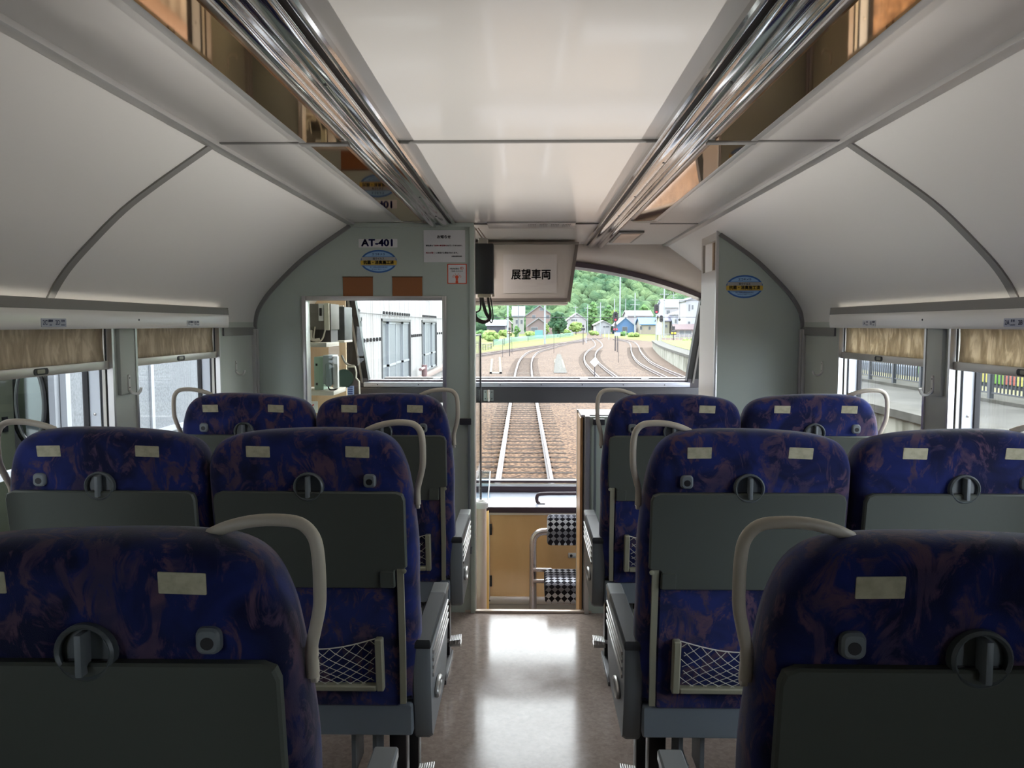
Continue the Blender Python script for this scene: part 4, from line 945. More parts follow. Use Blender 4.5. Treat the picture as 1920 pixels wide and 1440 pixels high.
plate(MB(), (-1.082, 3.98, 0.985), AX_BACK, 0.05, 0.06, 0.002, 0.001).build('sheet', PAPER, t)
b = MB(); b.obox((-1.086, 3.976, 0.99), (1, 0, 1), (0, 1, 0), (1, 0, -1), 0.013, 0.0008, 0.003); b.build('print', RED, t)
# ------------------------------------------------------------------ outdoors
KO = 0.29
KG = 0.155
def O(r, g, b): return S(r, g, b, KO)
def G(r, g, b): return S(r, g, b, KG)
GZ = -1.78
def gp(px, py, z=GZ): return atZ(px, py, z)
BAL = mat('ballast', G(196, 172, 150), 0.95, spec=0.1)
v_ = nd(BAL, 'ShaderNodeTexVoronoi'); v_.inputs['Scale'].default_value = 13.0
bv = coords(BAL, 'Object'); lk(BAL, bv, v_.inputs['Vector'])
vr = ramp(BAL, [(0.0, G(240, 214, 188)), (0.3, G(212, 186, 160)), (0.6, G(152, 128, 108)), (0.9, G(84, 68, 58))]); lk(BAL, v_.outputs['Distance'], vr.inputs['Fac'])
vc = nd(BAL, 'ShaderNodeMix', data_type='RGBA', blend_type='MULTIPLY'); vc.inputs['Factor'].default_value = 0.55
sc_ = nd(BAL, 'ShaderNodeSeparateColor'); lk(BAL, v_.outputs['Color'], sc_.inputs[0])
vr2 = ramp(BAL, [(0.0, (0.45, 0.40, 0.38, 1)), (0.5, (1, 0.92, 0.86, 1)), (1.0, (1.25, 1.2, 1.18, 1))]); lk(BAL, sc_.outputs[0], vr2.inputs['Fac'])
lk(BAL, vr.outputs[0], vc.inputs[6]); lk(BAL, vr2.outputs[0], vc.inputs[7])
nb = noise(BAL, bv, 0.35, 3); nr = ramp(BAL, [(0.35, (0.95, 0.90, 0.86, 1)), (0.65, (1.15, 1.12, 1.12, 1))]); lk(BAL, nb.outputs['Fac'], nr.inputs['Fac'])
vd = nd(BAL, 'ShaderNodeMix', data_type='RGBA', blend_type='MULTIPLY'); vd.inputs['Factor'].default_value = 1.0
lk(BAL, vc.outputs[2], vd.inputs[6]); lk(BAL, nr.outputs[0], vd.inputs[7])
sp_ = nd(BAL, 'ShaderNodeSeparateXYZ'); lk(BAL, bv, sp_.inputs[0]); mr = nd(BAL, 'ShaderNodeMapRange'); mr.inputs['From Min'].default_value = 15; mr.inputs['From Max'].default_value = 46
lk(BAL, sp_.outputs[1], mr.inputs['Value'])      # rusty stones where trains brake for the platform
rr_ = ramp(BAL, [(0.0, (1.14, 0.95, 0.75, 1)), (1.0, (1.0, 1.0, 1.02, 1))]); lk(BAL, mr.outputs[0], rr_.inputs['Fac'])
ve = nd(BAL, 'ShaderNodeMix', data_type='RGBA', blend_type='MULTIPLY'); ve.inputs['Factor'].default_value = 1.0
lk(BAL, vd.outputs[2], ve.inputs[6]); lk(BAL, rr_.outputs[0], ve.inputs[7]); lk(BAL, ve.outputs[2], bsdf(BAL).inputs['Base Color'])
bump(BAL, v_.outputs['Distance'], 0.5, 0.04)
GRASS = mottled('grass', G(150, 176, 66), G(220, 226, 120), 1.2, 0.95, 6, lo=0.3, hi=0.7, spec=0.1)
ASPH = mottled('platform_asphalt', G(126, 123, 115), G(160, 157, 147), 0.8, 0.9, 6, lo=0.35, hi=0.65, spec=0.1)
CONC = mottled('platform_edge', G(134, 130, 118), G(164, 160, 148), 3, 0.9, 5, spec=0.1)
STAIN = mottled('stained_concrete', O(120, 116, 96), O(222, 220, 202), 2.2, 0.95, 5, 'Object', (1, 1, 0.25), 0.4, 0.35, 0.6, spec=0.1)
RAILM = mat('rail_steel', G(226, 210, 208), 0.6, metal=0.0, spec=0.1)
RAILD = mat('rail_side_rust', O(112, 84, 70), 0.8)
SLP = mottled('sleeper_wood', G(84, 68, 56), G(128, 106, 88), 30, 0.95, 4, spec=0.1)
WHT = mat('house_white', O(240, 238, 236), 0.8)
GLZ = mat('house_glass', O(120, 124, 130), 0.2)

b = MB(); b.face([(-160, -12, GZ), (160, -12, GZ), (160, 420, GZ), (-160, 420, GZ)])
g_ = struct(b.build('ground', BAL, origin=(0, 0, GZ)))

def path(pix, ext=None, z=GZ):
    return crom([gp(x, y, -1.61) for x, y in pix], 8)
def track(label, pix, name='railway_track', start=None, n_sleep=0, s0=6.0, sp=0.62, grp='railway tracks'):
    pts = path(pix)
    if start: pts = crom([Vector(p) for p in start] + [pts[0]], 8)[:-1] + pts
    t = thing(name, label, 'track', (pts[0].x, pts[0].y, GZ), grp)
    # arc-length table
    L = [0.0]
    for a, c in zip(pts, pts[1:]): L.append(L[-1] + (c - a).length)
    def side(p, q, k):
        d = (q - p); d.z = 0; d.normalize(); return Vector((d.y, -d.x, 0)) * k
    for s in (-1, 1):
        b = MB(); prof = [(-0.06, -0.15), (-0.06, -0.135), (-0.012, -0.12), (-0.012, -0.04), (-0.033, -0.03), (-0.033, 0.0), (0.033, 0.0), (0.033, -0.03), (0.012, -0.04), (0.012, -0.12), (0.06, -0.135), (0.06, -0.15)]
        rings = []
        for i, p in enumerate(pts):
            n = side(pts[max(0, i - 1)], pts[min(len(pts) - 1, i + 1)], 1)
            c = p + n * (s * 0.5335)
            rings.append([b.bm.verts.new((c.x + n.x * u, c.y + n.y * u, -1.61 + v)) for u, v in prof])
        for A, B in zip(rings, rings[1:]):
            for k in range(len(prof)): b.bm.faces.new((A[k], A[(k + 1) % len(prof)], B[(k + 1) % len(prof)], B[k]))
        o = b.build('rail', RAILD, t, smooth=False); o.data.materials.append(RAILM)
        for f in o.data.polygons:
            if f.normal.z > 0.9: f.material_index = 1
    if n_sleep:
        first = None; d = s0; i = 0
        for k in range(n_sleep):
            while i < len(L) - 2 and L[i + 1] < d: i += 1
            if d > L[-1]: break
            f = (d - L[i]) / max(1e-6, L[i + 1] - L[i]); p = pts[i].lerp(pts[i + 1], f); dr = pts[i + 1] - pts[i]
            if first is None:
                b = MB(); b.box(-1.05, 1.05, -0.09, 0.09, -0.16, 0.006, 0.004)
                for s in (-1, 1): b.box(s * 0.5335 - 0.11, s * 0.5335 + 0.11, -0.07, 0.07, 0.006, 0.02)
                bmesh.ops.recalc_face_normals(b.bm, faces=b.bm.faces[:])
                me = bpy.data.meshes.new('sleeper'); b.bm.to_mesh(me); b.bm.free(); me.materials.append(SLP); first = me
            o = bpy.data.objects.new('sleeper', first); COL.objects.link(o); o.parent = t
            o.location = Vector((p.x, p.y, GZ)) - WORLD[t.name]; o.rotation_euler = (0, 0, math.atan2(dr.y, dr.x) - PI / 2 + random.uniform(-0.01, 0.01))
            WORLD[o.name] = Vector((p.x, p.y, GZ)); d += sp
    return t
z4 = lambda x, y: (880 + x / 4.3636, 620 + y / 4.3636)
track('straight railway track running under the carriage and curving away to the right', [(983.5, 900), (981.9, 750.6), (981.3, 710), z4(447, 300), z4(460, 240), z4(487, 200), z4(535, 168), z4(640, 140), z4(760, 109), z4(920, 76), z4(1000, 58)],
      start=[(0, -6, -1.61), (-0.01, 6, -1.61)], n_sleep=100, s0=17.0, sp=0.66)
track('curving siding track behind the white diamond post', [z4(1167, 400), z4(1105, 350), z4(1045, 300), z4(1000, 250), z4(986, 200), z4(1010, 160), z4(1058, 122), z4(1050, 92), z4(1012, 62)],
      start=[(4.6, 4, -1.61), (4.6, 20, -1.61)], n_sleep=100, s0=30, sp=0.66)
track('far right track curving beside the platform wall', [z4(1705, 382), z4(1520, 300), z4(1432, 250), z4(1385, 200), z4(1361, 155), z4(1348, 112), z4(1307, 86), z4(1195, 68)],
      n_sleep=100, s0=1, sp=0.66)
track('dark crossing track along the grass on the left', [(870, 669), (916.7, 662), (956, 656.5), (994.6, 651), (1054, 643.5), (1086, 640), (1106, 636), (1125, 634)], n_sleep=0)

# ground patches
def patch(name, pix, m, z, lb=None, cat='grass'):
    b = MB(); b.face([gp(x, y, z) for x, y in pix]); o = b.build(name, m)
    return o
tag(patch('grass_verge', [(860, 667), (916, 659), (1000, 648), (1060, 640), (1085, 636), (1100, 632), (1100, 626), (1000, 624.5), (860, 625)], GRASS, GZ + 0.02), 'yellow green grass strip beyond the left crossing track', 'grass', kind='stuff')
tag(patch('grass_verge', [(1130, 631.5), (1165, 634), (1200, 638), (1245, 642), (1240, 634), (1330, 634), (1330, 626), (1130, 626)], GRASS, GZ + 0.02), 'yellow green grass strip below the houses on the right', 'grass', kind='stuff')
for pix in ([(920, 690), (940, 690), (950, 676), (926, 676)], [(1036, 708), (1052, 708), (1058, 680), (1050, 680)]):
    pass
# concrete strips and yellow marks lying between the tracks
t = thing('concrete_walkway', 'pale concrete walkway strip with yellow edges right of the main track', 'path', gp(1050, 690))
b = MB(); b.face([gp(*q, GZ + 0.03) for q in (z4(690, 345), z4(800, 345), z4(770, 250), z4(745, 190), z4(720, 190), z4(700, 250))]); b.build('slab', CONC, t)
b = MB(); b.face([gp(*q, GZ + 0.04) for q in (z4(768, 300), z4(785, 300), z4(765, 235), z4(752, 235))]); b.face([gp(*q, GZ + 0.04) for q in (z4(690, 260), z4(700, 260), z4(705, 230), z4(698, 230))]); b.build('yellow_mark', mat('mark_yellow', G(150, 134, 74), 0.9), t)
t = thing('yellow_walkway_mark', 'faded yellow walkway outline left of the main track', 'marking', gp(930, 685))
b = MB()
for q in (((165, 350), (185, 350), (195, 230), (178, 230)), ((245, 350), (268, 350), (255, 215), (240, 215)), ((165, 350), (268, 350), (266, 338), (166, 338))): b.face([gp(*z4(*p), GZ + 0.03) for p in q])
b.build('paint', mat('mark_yellow', G(150, 134, 74), 0.9), t)

# platform on the right with its stained wall
PEDGE = crom([Vector(p) for p in ((7.9, -6, 0), (7.9, 6, 0), (8.0, 17.5, 0), (8.6, 30, 0), (10.3, 50, 0), (13.4, 80, 0), (17.6, 112, 0))], 6)
PZ = -0.42
def pz(p): return PZ - 0.0045 * max(0, p.y - 25)
t = thing('platform', 'long concrete platform with a stained edge wall on the right', 'platform', (8, 17, GZ))
b = MB(); A = [b.bm.verts.new((p.x, p.y, pz(p))) for p in PEDGE]; B = [b.bm.verts.new((max(13.6, p.x + 3.2), p.y, pz(p))) for p in PEDGE]
for i in range(len(PEDGE) - 1): b.bm.faces.new((A[i], B[i], B[i + 1], A[i + 1]))
b.build('surface', ASPH, t, smooth=False)
b = MB(); A = [b.bm.verts.new((p.x - 0.12, p.y, pz(p) + 0.012)) for p in PEDGE]; B = [b.bm.verts.new((p.x + 0.55, p.y, pz(p) + 0.012)) for p in PEDGE]; C_ = [b.bm.verts.new((p.x - 0.12, p.y, pz(p) - 0.16)) for p in PEDGE]
for i in range(len(PEDGE) - 1): b.bm.faces.new((A[i], B[i], B[i + 1], A[i + 1])); b.bm.faces.new((C_[i], A[i], A[i + 1], C_[i + 1]))
b.build('coping', CONC, t, smooth=False)
b = MB(); A = [b.bm.verts.new((p.x, p.y, pz(p) - 0.1)) for p in PEDGE]; B = [b.bm.verts.new((p.x, p.y, GZ)) for p in PEDGE]
for i in range(len(PEDGE) - 1): b.bm.faces.new((A[i], A[i + 1], B[i + 1], B[i]))
b.build('edge_wall', STAIN, t, smooth=False)
b = MB(); b.box(10.85, 11.2, -4, 46, PZ - 0.05, PZ + 0.08); b.build('kerb', CONC, t)
b = MB(); b.box(12.3, 13.5, -4, 46, PZ - 0.03, PZ + 0.012); b.build('yellow_line', mat('kerb_cream', G(216, 204, 140), 0.9), t)
b = MB(); 
pg = [p for p in PEDGE if p.y > 48]
A = [b.bm.verts.new((p.x + 1.2, p.y, pz(p) + 0.02)) for p in pg]; B = [b.bm.verts.new((p.x + 16, p.y, pz(p) + 0.02)) for p in pg]
for i in range(len(pg) - 1): b.bm.faces.new((A[i], B[i], B[i + 1], A[i + 1]))
tag(b.build('grass_verge', GRASS, smooth=False), 'grassy far end of the platform on the right', 'grass', kind='stuff')
# picket fence on the platform
FEN = mat('fence_dark', O(72, 76, 84), 0.6)
t = thing('picket_fence', 'dark metal picket fence along the back of the right platform', 'fence', (11, 20, PZ))
for k in range(22):
    y = 2.4 + k * 1.66
    b = MB(); b.box(10.95, 11.05, y - 0.05, y + 0.05, PZ, PZ + 1.35); b.build('post', FEN, t)
    b = MB(); b.box(10.98, 11.02, y + 0.05, y + 1.61, PZ + 0.20, PZ + 0.235); b.box(10.98, 11.02, y + 0.05, y + 1.61, PZ + 1.25, PZ + 1.285)
    for q in range(11): b.box(10.985, 11.015, y + 0.115 + q * 0.143, y + 0.14 + q * 0.143, PZ + 0.22, PZ + 1.26)
    b.build('panel', FEN, t)
t = thing('green_railcar', 'green and yellow vehicle side behind the platform fence', 'vehicle', (15.6, 17, GZ))
b = MB(); b.box(14.3, 17, 5, 29.3, -0.41, 2.6, 0.06); b.build('body', mat('car_green', O(150, 222, 70), 0.5), t)
b = MB(); b.box(14.4, 16.9, 5.2, 29.1, -1.3, -0.41); b.build('skirt', mat('car_skirt', O(52, 54, 62), 0.6), t)
for ya, yb, c in ((15.0, 16.2, (236, 226, 80)), (18.0, 19.2, (222, 96, 62)), (20.6, 21.0, (240, 228, 96)), (23.4, 24.05, (222, 96, 62)), (23.05, 23.4, (240, 228, 96)), (24.9, 25.2, (240, 226, 84)), (25.8, 26.0, (110, 226, 110)), (21.8, 22.4, (110, 226, 110))):
    b = MB(); b.box(14.285, 14.31, ya, yb, -0.38, 2.5); b.build('stripe', mat('car_stripe_%d_%d' % (c[0], c[1]), O(*c), 0.5), t)
t = thing('white_shed', 'pale blue white wall behind the platform fence', 'building', (17, 36, GZ))
b = MB(); b.box(14.6, 18, 30, 45, GZ, 4.5); b.build('wall', mat('shed_wall', O(226, 234, 246), 0.8), t)
b = MB(); b.box(14.5, 18.1, 29.9, 45.1, 4.5, 4.8); b.build('roof', mat('shed_roof', O(150, 150, 156), 0.8), t)
b = MB(); b.box(14.57, 14.6, 30, 45, PZ - 0.1, PZ + 0.2); b.build('base', mat('base_grey_blue', O(150, 160, 176), 0.8), t)

# white corrugated building left of the train
BX = -2.92
CLAD = mat('white_cladding', O(244, 240, 238), 0.8)
cw = coords(CLAD, 'Object', (1, 1, 1)); sxy = nd(CLAD, 'ShaderNodeSeparateXYZ'); lk(CLAD, cw, sxy.inputs[0])
st = noise(CLAD, coords(CLAD, 'Object', (1, 2.2, 0.06)), 3.0, 4, 0.6); sr = ramp(CLAD, [(0.36, S(200, 188, 182, KO * 0.9)), (0.54, S(240, 236, 234, KO * 0.9))]); lk(CLAD, st.outputs['Fac'], sr.inputs['Fac']); lk(CLAD, sr.outputs[0], bsdf(CLAD).inputs['Base Color'])
wv = nd(CLAD, 'ShaderNodeTexWave', wave_type='BANDS', bands_direction='Y'); wv.inputs['Scale'].default_value = 1.6; lk(CLAD, cw, wv.inputs['Vector']); bump(CLAD, wv.outputs['Fac'], 0.35, 0.03)
t = thing('white_building', 'white ribbed building with tall frosted windows beside the train on the left', 'building', (BX - 2, 15, GZ))
WW = [(3.8, 8.6), (9.85, 13.95), (15.9, 19.85), (22.0, 25.6)]
b = MB(); yy = -2.0
for a, c in WW: b.box(BX - 0.2, BX, yy, a, GZ, 4.2); b.box(BX - 0.2, BX, a, c, 1.53, 4.2); b.box(BX - 0.2, BX, a, c, GZ, 0.04); yy = c
b.box(BX - 0.2, BX, yy, 31.0, GZ, 4.2)
b.box(BX - 5, BX - 0.2, 30.8, 31.0, GZ, 4.2); b.box(BX - 5, BX - 0.2, -2.0, -1.8, GZ, 4.2)
b.build('wall', CLAD, t, smooth=False)
MB().box(BX - 5, BX - 2.2, -2.1, 31.1, 4.2, 4.35).build('roof', mat('roof_grey', O(150, 150, 150), 0.8), t)  # unseen roof stops short so daylight falls into the room
MB().box(BX, BX + 0.14, -2, 31, -0.10, 0.03, 0.01).build('ledge', mat('ledge_rust', O(206, 176, 164), 0.8), t)
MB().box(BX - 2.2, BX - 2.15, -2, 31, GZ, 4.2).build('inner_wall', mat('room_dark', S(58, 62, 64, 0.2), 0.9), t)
FRO = mottled('frosted_glass', O(150, 156, 162), O(186, 192, 198), 60, 0.5, 2, spec=0.3); AFR = mat('window_aluminium', O(236, 240, 246), 0.4)
for k, (a, c) in enumerate(WW):
    b = MB(); b.box(BX - 0.14, BX + 0.02, a, a + 0.06, 0.04, 1.53); b.box(BX - 0.14, BX + 0.02, c - 0.06, c, 0.04, 1.53); b.box(BX - 0.14, BX + 0.02, a, c, 1.47, 1.53); b.box(BX - 0.14, BX + 0.02, a, c, 0.04, 0.09)
    fr = b.build('window', mat('window_dark_frame', O(120, 118, 120), 0.5), t)
    n = 4; wd = (c - a) / n
    for q in range(n):
        ya = a + q * wd; dx = 0.0 if q % 2 else -0.045
        b = MB()
        for z0_, z1_ in ((0.09, 0.13), (0.51, 0.555), (1.42, 1.47)): b.box(BX - 0.06 + dx, BX - 0.02 + dx, ya, ya + wd, z0_, z1_)
        b.box(BX - 0.06 + dx, BX - 0.02 + dx, ya, ya + 0.05, 0.09, 1.47); b.box(BX - 0.06 + dx, BX - 0.02 + dx, ya + wd - 0.05, ya + wd, 0.09, 1.47)
        b.build('sash', AFR, fr)
        if not (k == 0 and q == 0):
            MB().box(BX - 0.045 + dx, BX - 0.035 + dx, ya + 0.05, ya + wd - 0.05, 0.13, 1.42).build('pane', FRO, fr)
    b = MB()
    for q in range(11): b.obox((BX + 0.02, a + 0.25 + q * (c - a - 0.5) / 10, 1.64), (0, 1, 0), (1, 0, 0), (0, 0, 1), 0.045, 0.02, 0.012); b.obox((BX + 0.02, a + 0.25 + q * (c - a - 0.5) / 10 - 0.04, 1.64), (0, 1, 0), (1, 0, 0), (0, 0, 1), 0.012, 0.02, 0.035)
    b.build('bolt_row', mat('bolt_dark', O(60, 50, 54), 0.7), t)
    nxt = WW[k + 1][0] if k < 3 else 29
    b = MB()
    for q in range(6): b.obox((BX + 0.02, c + 0.2 + q * (nxt - c - 0.4) / 5, 1.12), (0, 1, 0), (1, 0, 0), (0, 0, 1), 0.05, 0.02, 0.012); b.obox((BX + 0.02, c + 0.16 + q * (nxt - c - 0.4) / 5, 1.12), (0, 1, 0), (1, 0, 0), (0, 0, 1), 0.012, 0.02, 0.035)
    b.build('bolt_row', MATS['bolt_dark'], t)
t = thing('standpipe', 'pink standpipe with a tap against the white building', 'pipe', (BX + 0.2, 21.0, GZ))
b = MB(); b.cyl((BX + 0.2, 21.0, GZ), (BX + 0.2, 21.0, 0.28), 0.055, n=10); b.build('pipe', mat('pipe_pink', O(196, 150, 150), 0.6), t)
b = MB(); b.cyl((BX + 0.2, 20.2, 0.26), (BX + 0.2, 21.0, 0.26), 0.04, n=8); b.cyl((BX + 0.2, 21.0, 0.05), (BX + 0.2, 21.0, 0.34), 0.075, n=10); b.build('tap', MATS['pipe_pink'], t)
t = thing('wall_lamp', 'small dark lamp high on the white building', 'lamp', (BX + 0.1, 23.6, 2.2))
b = MB(); b.lathe([(0.10, 0), (0.16, 0.12), (0.16, 0.30), (0.08, 0.36)], (BX + 0.17, 23.8, 2.25), (0, 0, 1), 12); b.build('shade', mat('lamp_dark', O(70, 56, 60), 0.6), t)
# things inside the open pane
t = thing('oval_mirror', 'tall oval mirror with bright rims inside the open window of the white building', 'mirror', (-3.5, 5.53, GZ))
ovl = lambda rx, rz, dy: [(-3.5 + rx * math.cos(2 * PI * i / 28), 5.53 + dy + 0.5 * rx * math.cos(2 * PI * i / 28), 0.85 + rz * math.sin(2 * PI * i / 28)) for i in range(28)]
MB().tube(ovl(0.10, 0.30, 0), 0.022, 8, closed=True).build('frame', mat('mirror_frame', S(20, 22, 24, 0.6), 0.2), t)
MB().tube(ovl(0.075, 0.27, -0.03), 0.008, 6, closed=True).build('rim', mat('mirror_rim', O(230, 234, 230), 0.2), t)
MB().face(ovl(0.07, 0.265, -0.01)).build('glass', mat('mirror_glass', S(150, 160, 160), 0.05, metal=1.0), t)
MB().cyl((-3.5, 5.53, GZ), (-3.5, 5.53, 0.55), 0.03, n=8).build('stand', MATS['mirror_frame'], t)
t = thing('green_cabinet', 'dull green cabinet just inside the open window at the left edge of the photo', 'cabinet', (-3.45, 4.93, GZ))
MB().box(-3.75, -3.42, 4.9, 5.21, GZ, 1.2, 0.01).build('body', mat('dull_green', O(140, 148, 118), 0.7), t)
MB().box(-3.425, -3.405, 5.08, 5.12, 0.7, 0.8).build('handle', mat('mirror_frame', S(20, 22, 24)), t)
for k, (x, y, w, lb) in enumerate(((-3.7, 6.3, 0.16, 'grey coat hanging inside the open window beside the mirror'), (-3.75, 6.75, 0.12, 'darker grey coat hanging deeper inside the open window'))):
    t = thing('hanging_coat', lb, 'coat', (x, y, 0.4), 'coats inside the white building')
    b = MB(); b.grid(lambda u, v: Vector((x - w + 2 * w * u * (0.6 + 0.4 * v), y + 0.03 * math.sin(u * 12), 1.35 - 0.75 * v)), 14, 6)
    o = b.build('cloth', mat('coat_grey%d' % k, O(150 - 50 * k, 154 - 50 * k, 154 - 48 * k), 0.9), t); md = o.modifiers.new('th', 'SOLIDIFY'); md.thickness = 0.03
    MB().cyl((x, y, 1.33), (x, y, 1.75), 0.01, n=6).build('hanger', MATS['mirror_frame'], t)
t = thing('orange_board', 'orange and white notice board below the open window', 'sign', (BX - 0.1, 4.6, -0.35))
b = MB(); b.box(BX + 0.145, BX + 0.17, 4.25, 5.1, 0.04, 0.30); b.build('board', mat('board_orange', O(226, 150, 44), 0.6), t)
b = MB(); b.box(BX + 0.15, BX + 0.165, 4.25, 4.95, -0.6, 0.04); b.build('sheet', WHT, t)

# ------------------------------------------------------------------ houses
def house(label, xl, xr, yb, ytop, yeave, depth, wallc, roofc, gable='front', wins=(), name='house', annex=None, zb=None):
    """xl..xr, yb (ground), ytop, yeave in photograph pixels fix size and distance; the house is a full box with a pitched roof"""
    g = gp((xl + xr) / 2, yb); Y = g.y
    A = atY(xl, yb, Y); Bp = atY(xr, yb, Y); zt = atY(xl, ytop, Y).z; ze = atY(xl, yeave, Y).z
    x0, x1 = A.x, Bp.x; y1 = Y + depth; xm = (x0 + x1) / 2; ym = (Y + y1) / 2
    t = thing(name, label, 'house', (xm, ym, GZ), 'houses beyond the tracks')
    wm = mat('wall_%d_%d_%d' % wallc, O(*wallc), 0.85); rm = mat('roof_%d_%d_%d' % roofc, O(*roofc), 0.7)
    b = MB(); b.box(x0, x1, Y, y1, GZ, ze)
    if gable == 'front':
        b.prism([(x0, ze), (x1, ze), (xm, zt)], lambda u, v: Vector((u, Y, v)), lambda u, v: Vector((u, y1, v)))
    elif gable == 'side':
        b.prism([(Y, ze), (y1, ze), (ym, zt)], lambda u, v: Vector((x0, u, v)), lambda u, v: Vector((x1, u, v)))
    b.build('walls', wm, t, smooth=False)
    e = 0.5; b = MB()
    if gable == 'front':
        k = (zt - ze) / (xm - x0)
        b.prism([(x0 - e, ze - e * k), (xm, zt), (x1 + e, ze - e * k), (x1 + e, ze - e * k + 0.28), (xm, zt + 0.28), (x0 - e, ze - e * k + 0.28)], lambda u, v: Vector((u, Y - e, v)), lambda u, v: Vector((u, y1 + e, v)))
    elif gable == 'side':
        k = (zt - ze) / (ym - Y)
        b.prism([(Y - e, ze - e * k), (ym, zt), (y1 + e, ze - e * k), (y1 + e, ze - e * k + 0.28), (ym, zt + 0.28), (Y - e, ze - e * k + 0.28)], lambda u, v: Vector((x0 - e, u, v)), lambda u, v: Vector((x1 + e, u, v)))
    else:
        b.prism([(x0 - e, ze), (x1 + e, ze), (x1 + e, zt), (x0 - e, ze + 0.3)], lambda u, v: Vector((u, Y - e, v)), lambda u, v: Vector((u, y1 + e, v)))
    b.build('roof', rm, t, smooth=False)
    for (u0, u1, v0, v1) in wins:
        p = atY(u0, v1, Y); q = atY(u1, v0, Y)
        b = MB(); b.box(p.x - 0.08, q.x + 0.08, Y - 0.06, Y + 0.05, p.z - 0.08, q.z + 0.08); f = b.build('window', WHT, t)
        b = MB(); b.box(p.x, q.x, Y - 0.09, Y - 0.05, p.z, q.z); b.build('pane', GLZ, f)
    return t
# behind the left verge
t = house('large pink gabled house with grey roof left of the dark round tree', 986, 1037, 628, 573.5, 592, 16, (196, 168, 160), (176, 180, 186), 'front', [(998, 1004, 591, 597), (1024, 1030, 591, 597), (1012, 1019, 578, 582)])
house('low pink front wing of the gabled house', 990, 1029, 629.5, 597, 611, 4, (186, 164, 160), (196, 196, 200), 'front', [(996, 1008, 614, 620)])
house('pale two storey house with a broad grey roof left of the pink gable', 962, 982, 626, 575, 592, 12, (226, 222, 214), (186, 194, 206), 'side', [(967, 972, 600, 607), (976, 980, 600, 607)])
house('low dark grey shed with a white roof at the far left', 913, 947, 624.5, 601, 610, 10, (104, 102, 112), (240, 240, 244), 'side')
house('small cream house with stepped roofs right of the low dark shed', 942, 958, 623.6, 597.5, 605, 10, (222, 198, 184), (216, 216, 220), 'front', [(947, 951, 609, 614)])
house('white gabled house right of the dark round tree', 1064, 1099, 624, 588, 600, 14, (238, 232, 228), (226, 224, 228), 'front', [(1071, 1082, 599, 602)])
house('small white bungalow with a grey roof in front of the tall trees', 1117, 1145, 626, 602, 609, 10, (240, 238, 238), (206, 204, 202), 'front', [(1131, 1135, 611, 614), (1136, 1142, 611, 614)])
house('blue shed with a pale roof behind the red signal', 1156, 1189, 626.5, 596, 610, 14, (120, 168, 222), (214, 234, 246), 'front', [(1167, 1176, 613, 622)])
house('low pale house with a white roof behind the blue roofed house', 1177, 1222, 624.8, 583, 592, 14, (236, 226, 226), (240, 242, 246), 'side')
house('beige house with a bright blue roof right of the signals', 1202, 1238, 627, 596, 608.5, 12, (220, 206, 182), (84, 156, 222), 'side', [(1200, 1204, 612, 618), (1216, 1220, 612, 618)])
house('yellowish house with a violet grey roof behind the second signal', 1242, 1255, 628.5, 591, 602, 12, (232, 226, 198), (140, 138, 170), 'side', [(1247, 1251, 609, 614)])
house('tall white house with a big white roof at the right', 1246, 1290, 627, 561.5, 576, 16, (232, 226, 228), (240, 244, 248), 'side', [(1250, 1256, 582, 590)])
house('grey blue house with a white sloping roof below the tall white house', 1266, 1292, 629, 577.5, 590, 10, (206, 208, 224), (238, 232, 236), 'mono', [(1265, 1269, 599, 606)])
house('white two storey house at the right edge of the windscreen', 1285, 1322, 632, 558, 564, 10, (240, 240, 246), (170, 176, 192), 'front', [(1291, 1294, 571, 583), (1297, 1300, 572, 580), (1290, 1294, 603, 610)])
house('low brown roofed annex with a row of windows at the far right', 1266, 1300, 632.5, 609.5, 617, 3, (206, 192, 190), (150, 124, 124), 'side', [(1274, 1283, 618, 627), (1285, 1296, 618, 627)])

# ------------------------------------------------------------------ plants
def leafy(name, m0, m1, sc):
    m = mottled(name, m0, m1, sc, 0.95, 5, lo=0.35, hi=0.65, spec=0.1); return m
LEAFS = [leafy('leaf_light', O(150, 190, 96), O(206, 226, 140), 1.6), leafy('leaf_mid', O(96, 150, 86), O(160, 200, 124), 1.4), leafy('leaf_dark', O(58, 96, 72), O(112, 150, 106), 1.5), leafy('leaf_blue', O(96, 138, 140), O(140, 178, 164), 0.4)]
def crown(b, c, rx, rz, n, r, jit=0.28, ry=None):
    for _ in range(n):
        while True:
            p = Vector((random.uniform(-1, 1), random.uniform(-1, 1), random.uniform(-1, 1)))
            if 0.25 < p.length < 1: break
        b.ball((c[0] + p.x * rx, c[1] + p.y * (ry or rx), c[2] + p.z * rz), r * random.uniform(0.7, 1.25), 1 if n > 60 else 2, (1, 1, 0.85), jit)
def tree(label, px, yb, ytop, wpx, m, trunk=0.25, cat='tree', name='tree', n=40, shape=1.0):
    g = gp(px, yb); Y = g.y; zt = atY(px, ytop, Y).z; w = (atY(px + wpx / 2, yb, Y).x - atY(px - wpx / 2, yb, Y).x) / 2
    hgt = zt - GZ; t = thing(name, label, cat, (g.x, g.y, GZ), 'trees and shrubs beyond the tracks')
    zc = GZ + hgt * (trunk + (1 - trunk) / 2); rz = hgt * (1 - trunk) / 2
    b = MB(); r = w * 0.34; crown(b, (g.x, g.y, zc), max(0.1, w - r * 0.6), max(0.1, rz - r * 0.5), n, r); b.build('crown', m, t)
    b = MB(); b.cyl((g.x, g.y, GZ), (g.x, g.y, zc), max(0.05, hgt * 0.03), max(0.04, hgt * 0.02), 8); b.build('trunk', mat('bark', O(96, 80, 66), 0.9), t)
    return t
tree('dark green round clipped tree between the pink house and the white house', 1046, 631, 583, 31, LEAFS[2], 0.02, n=60)
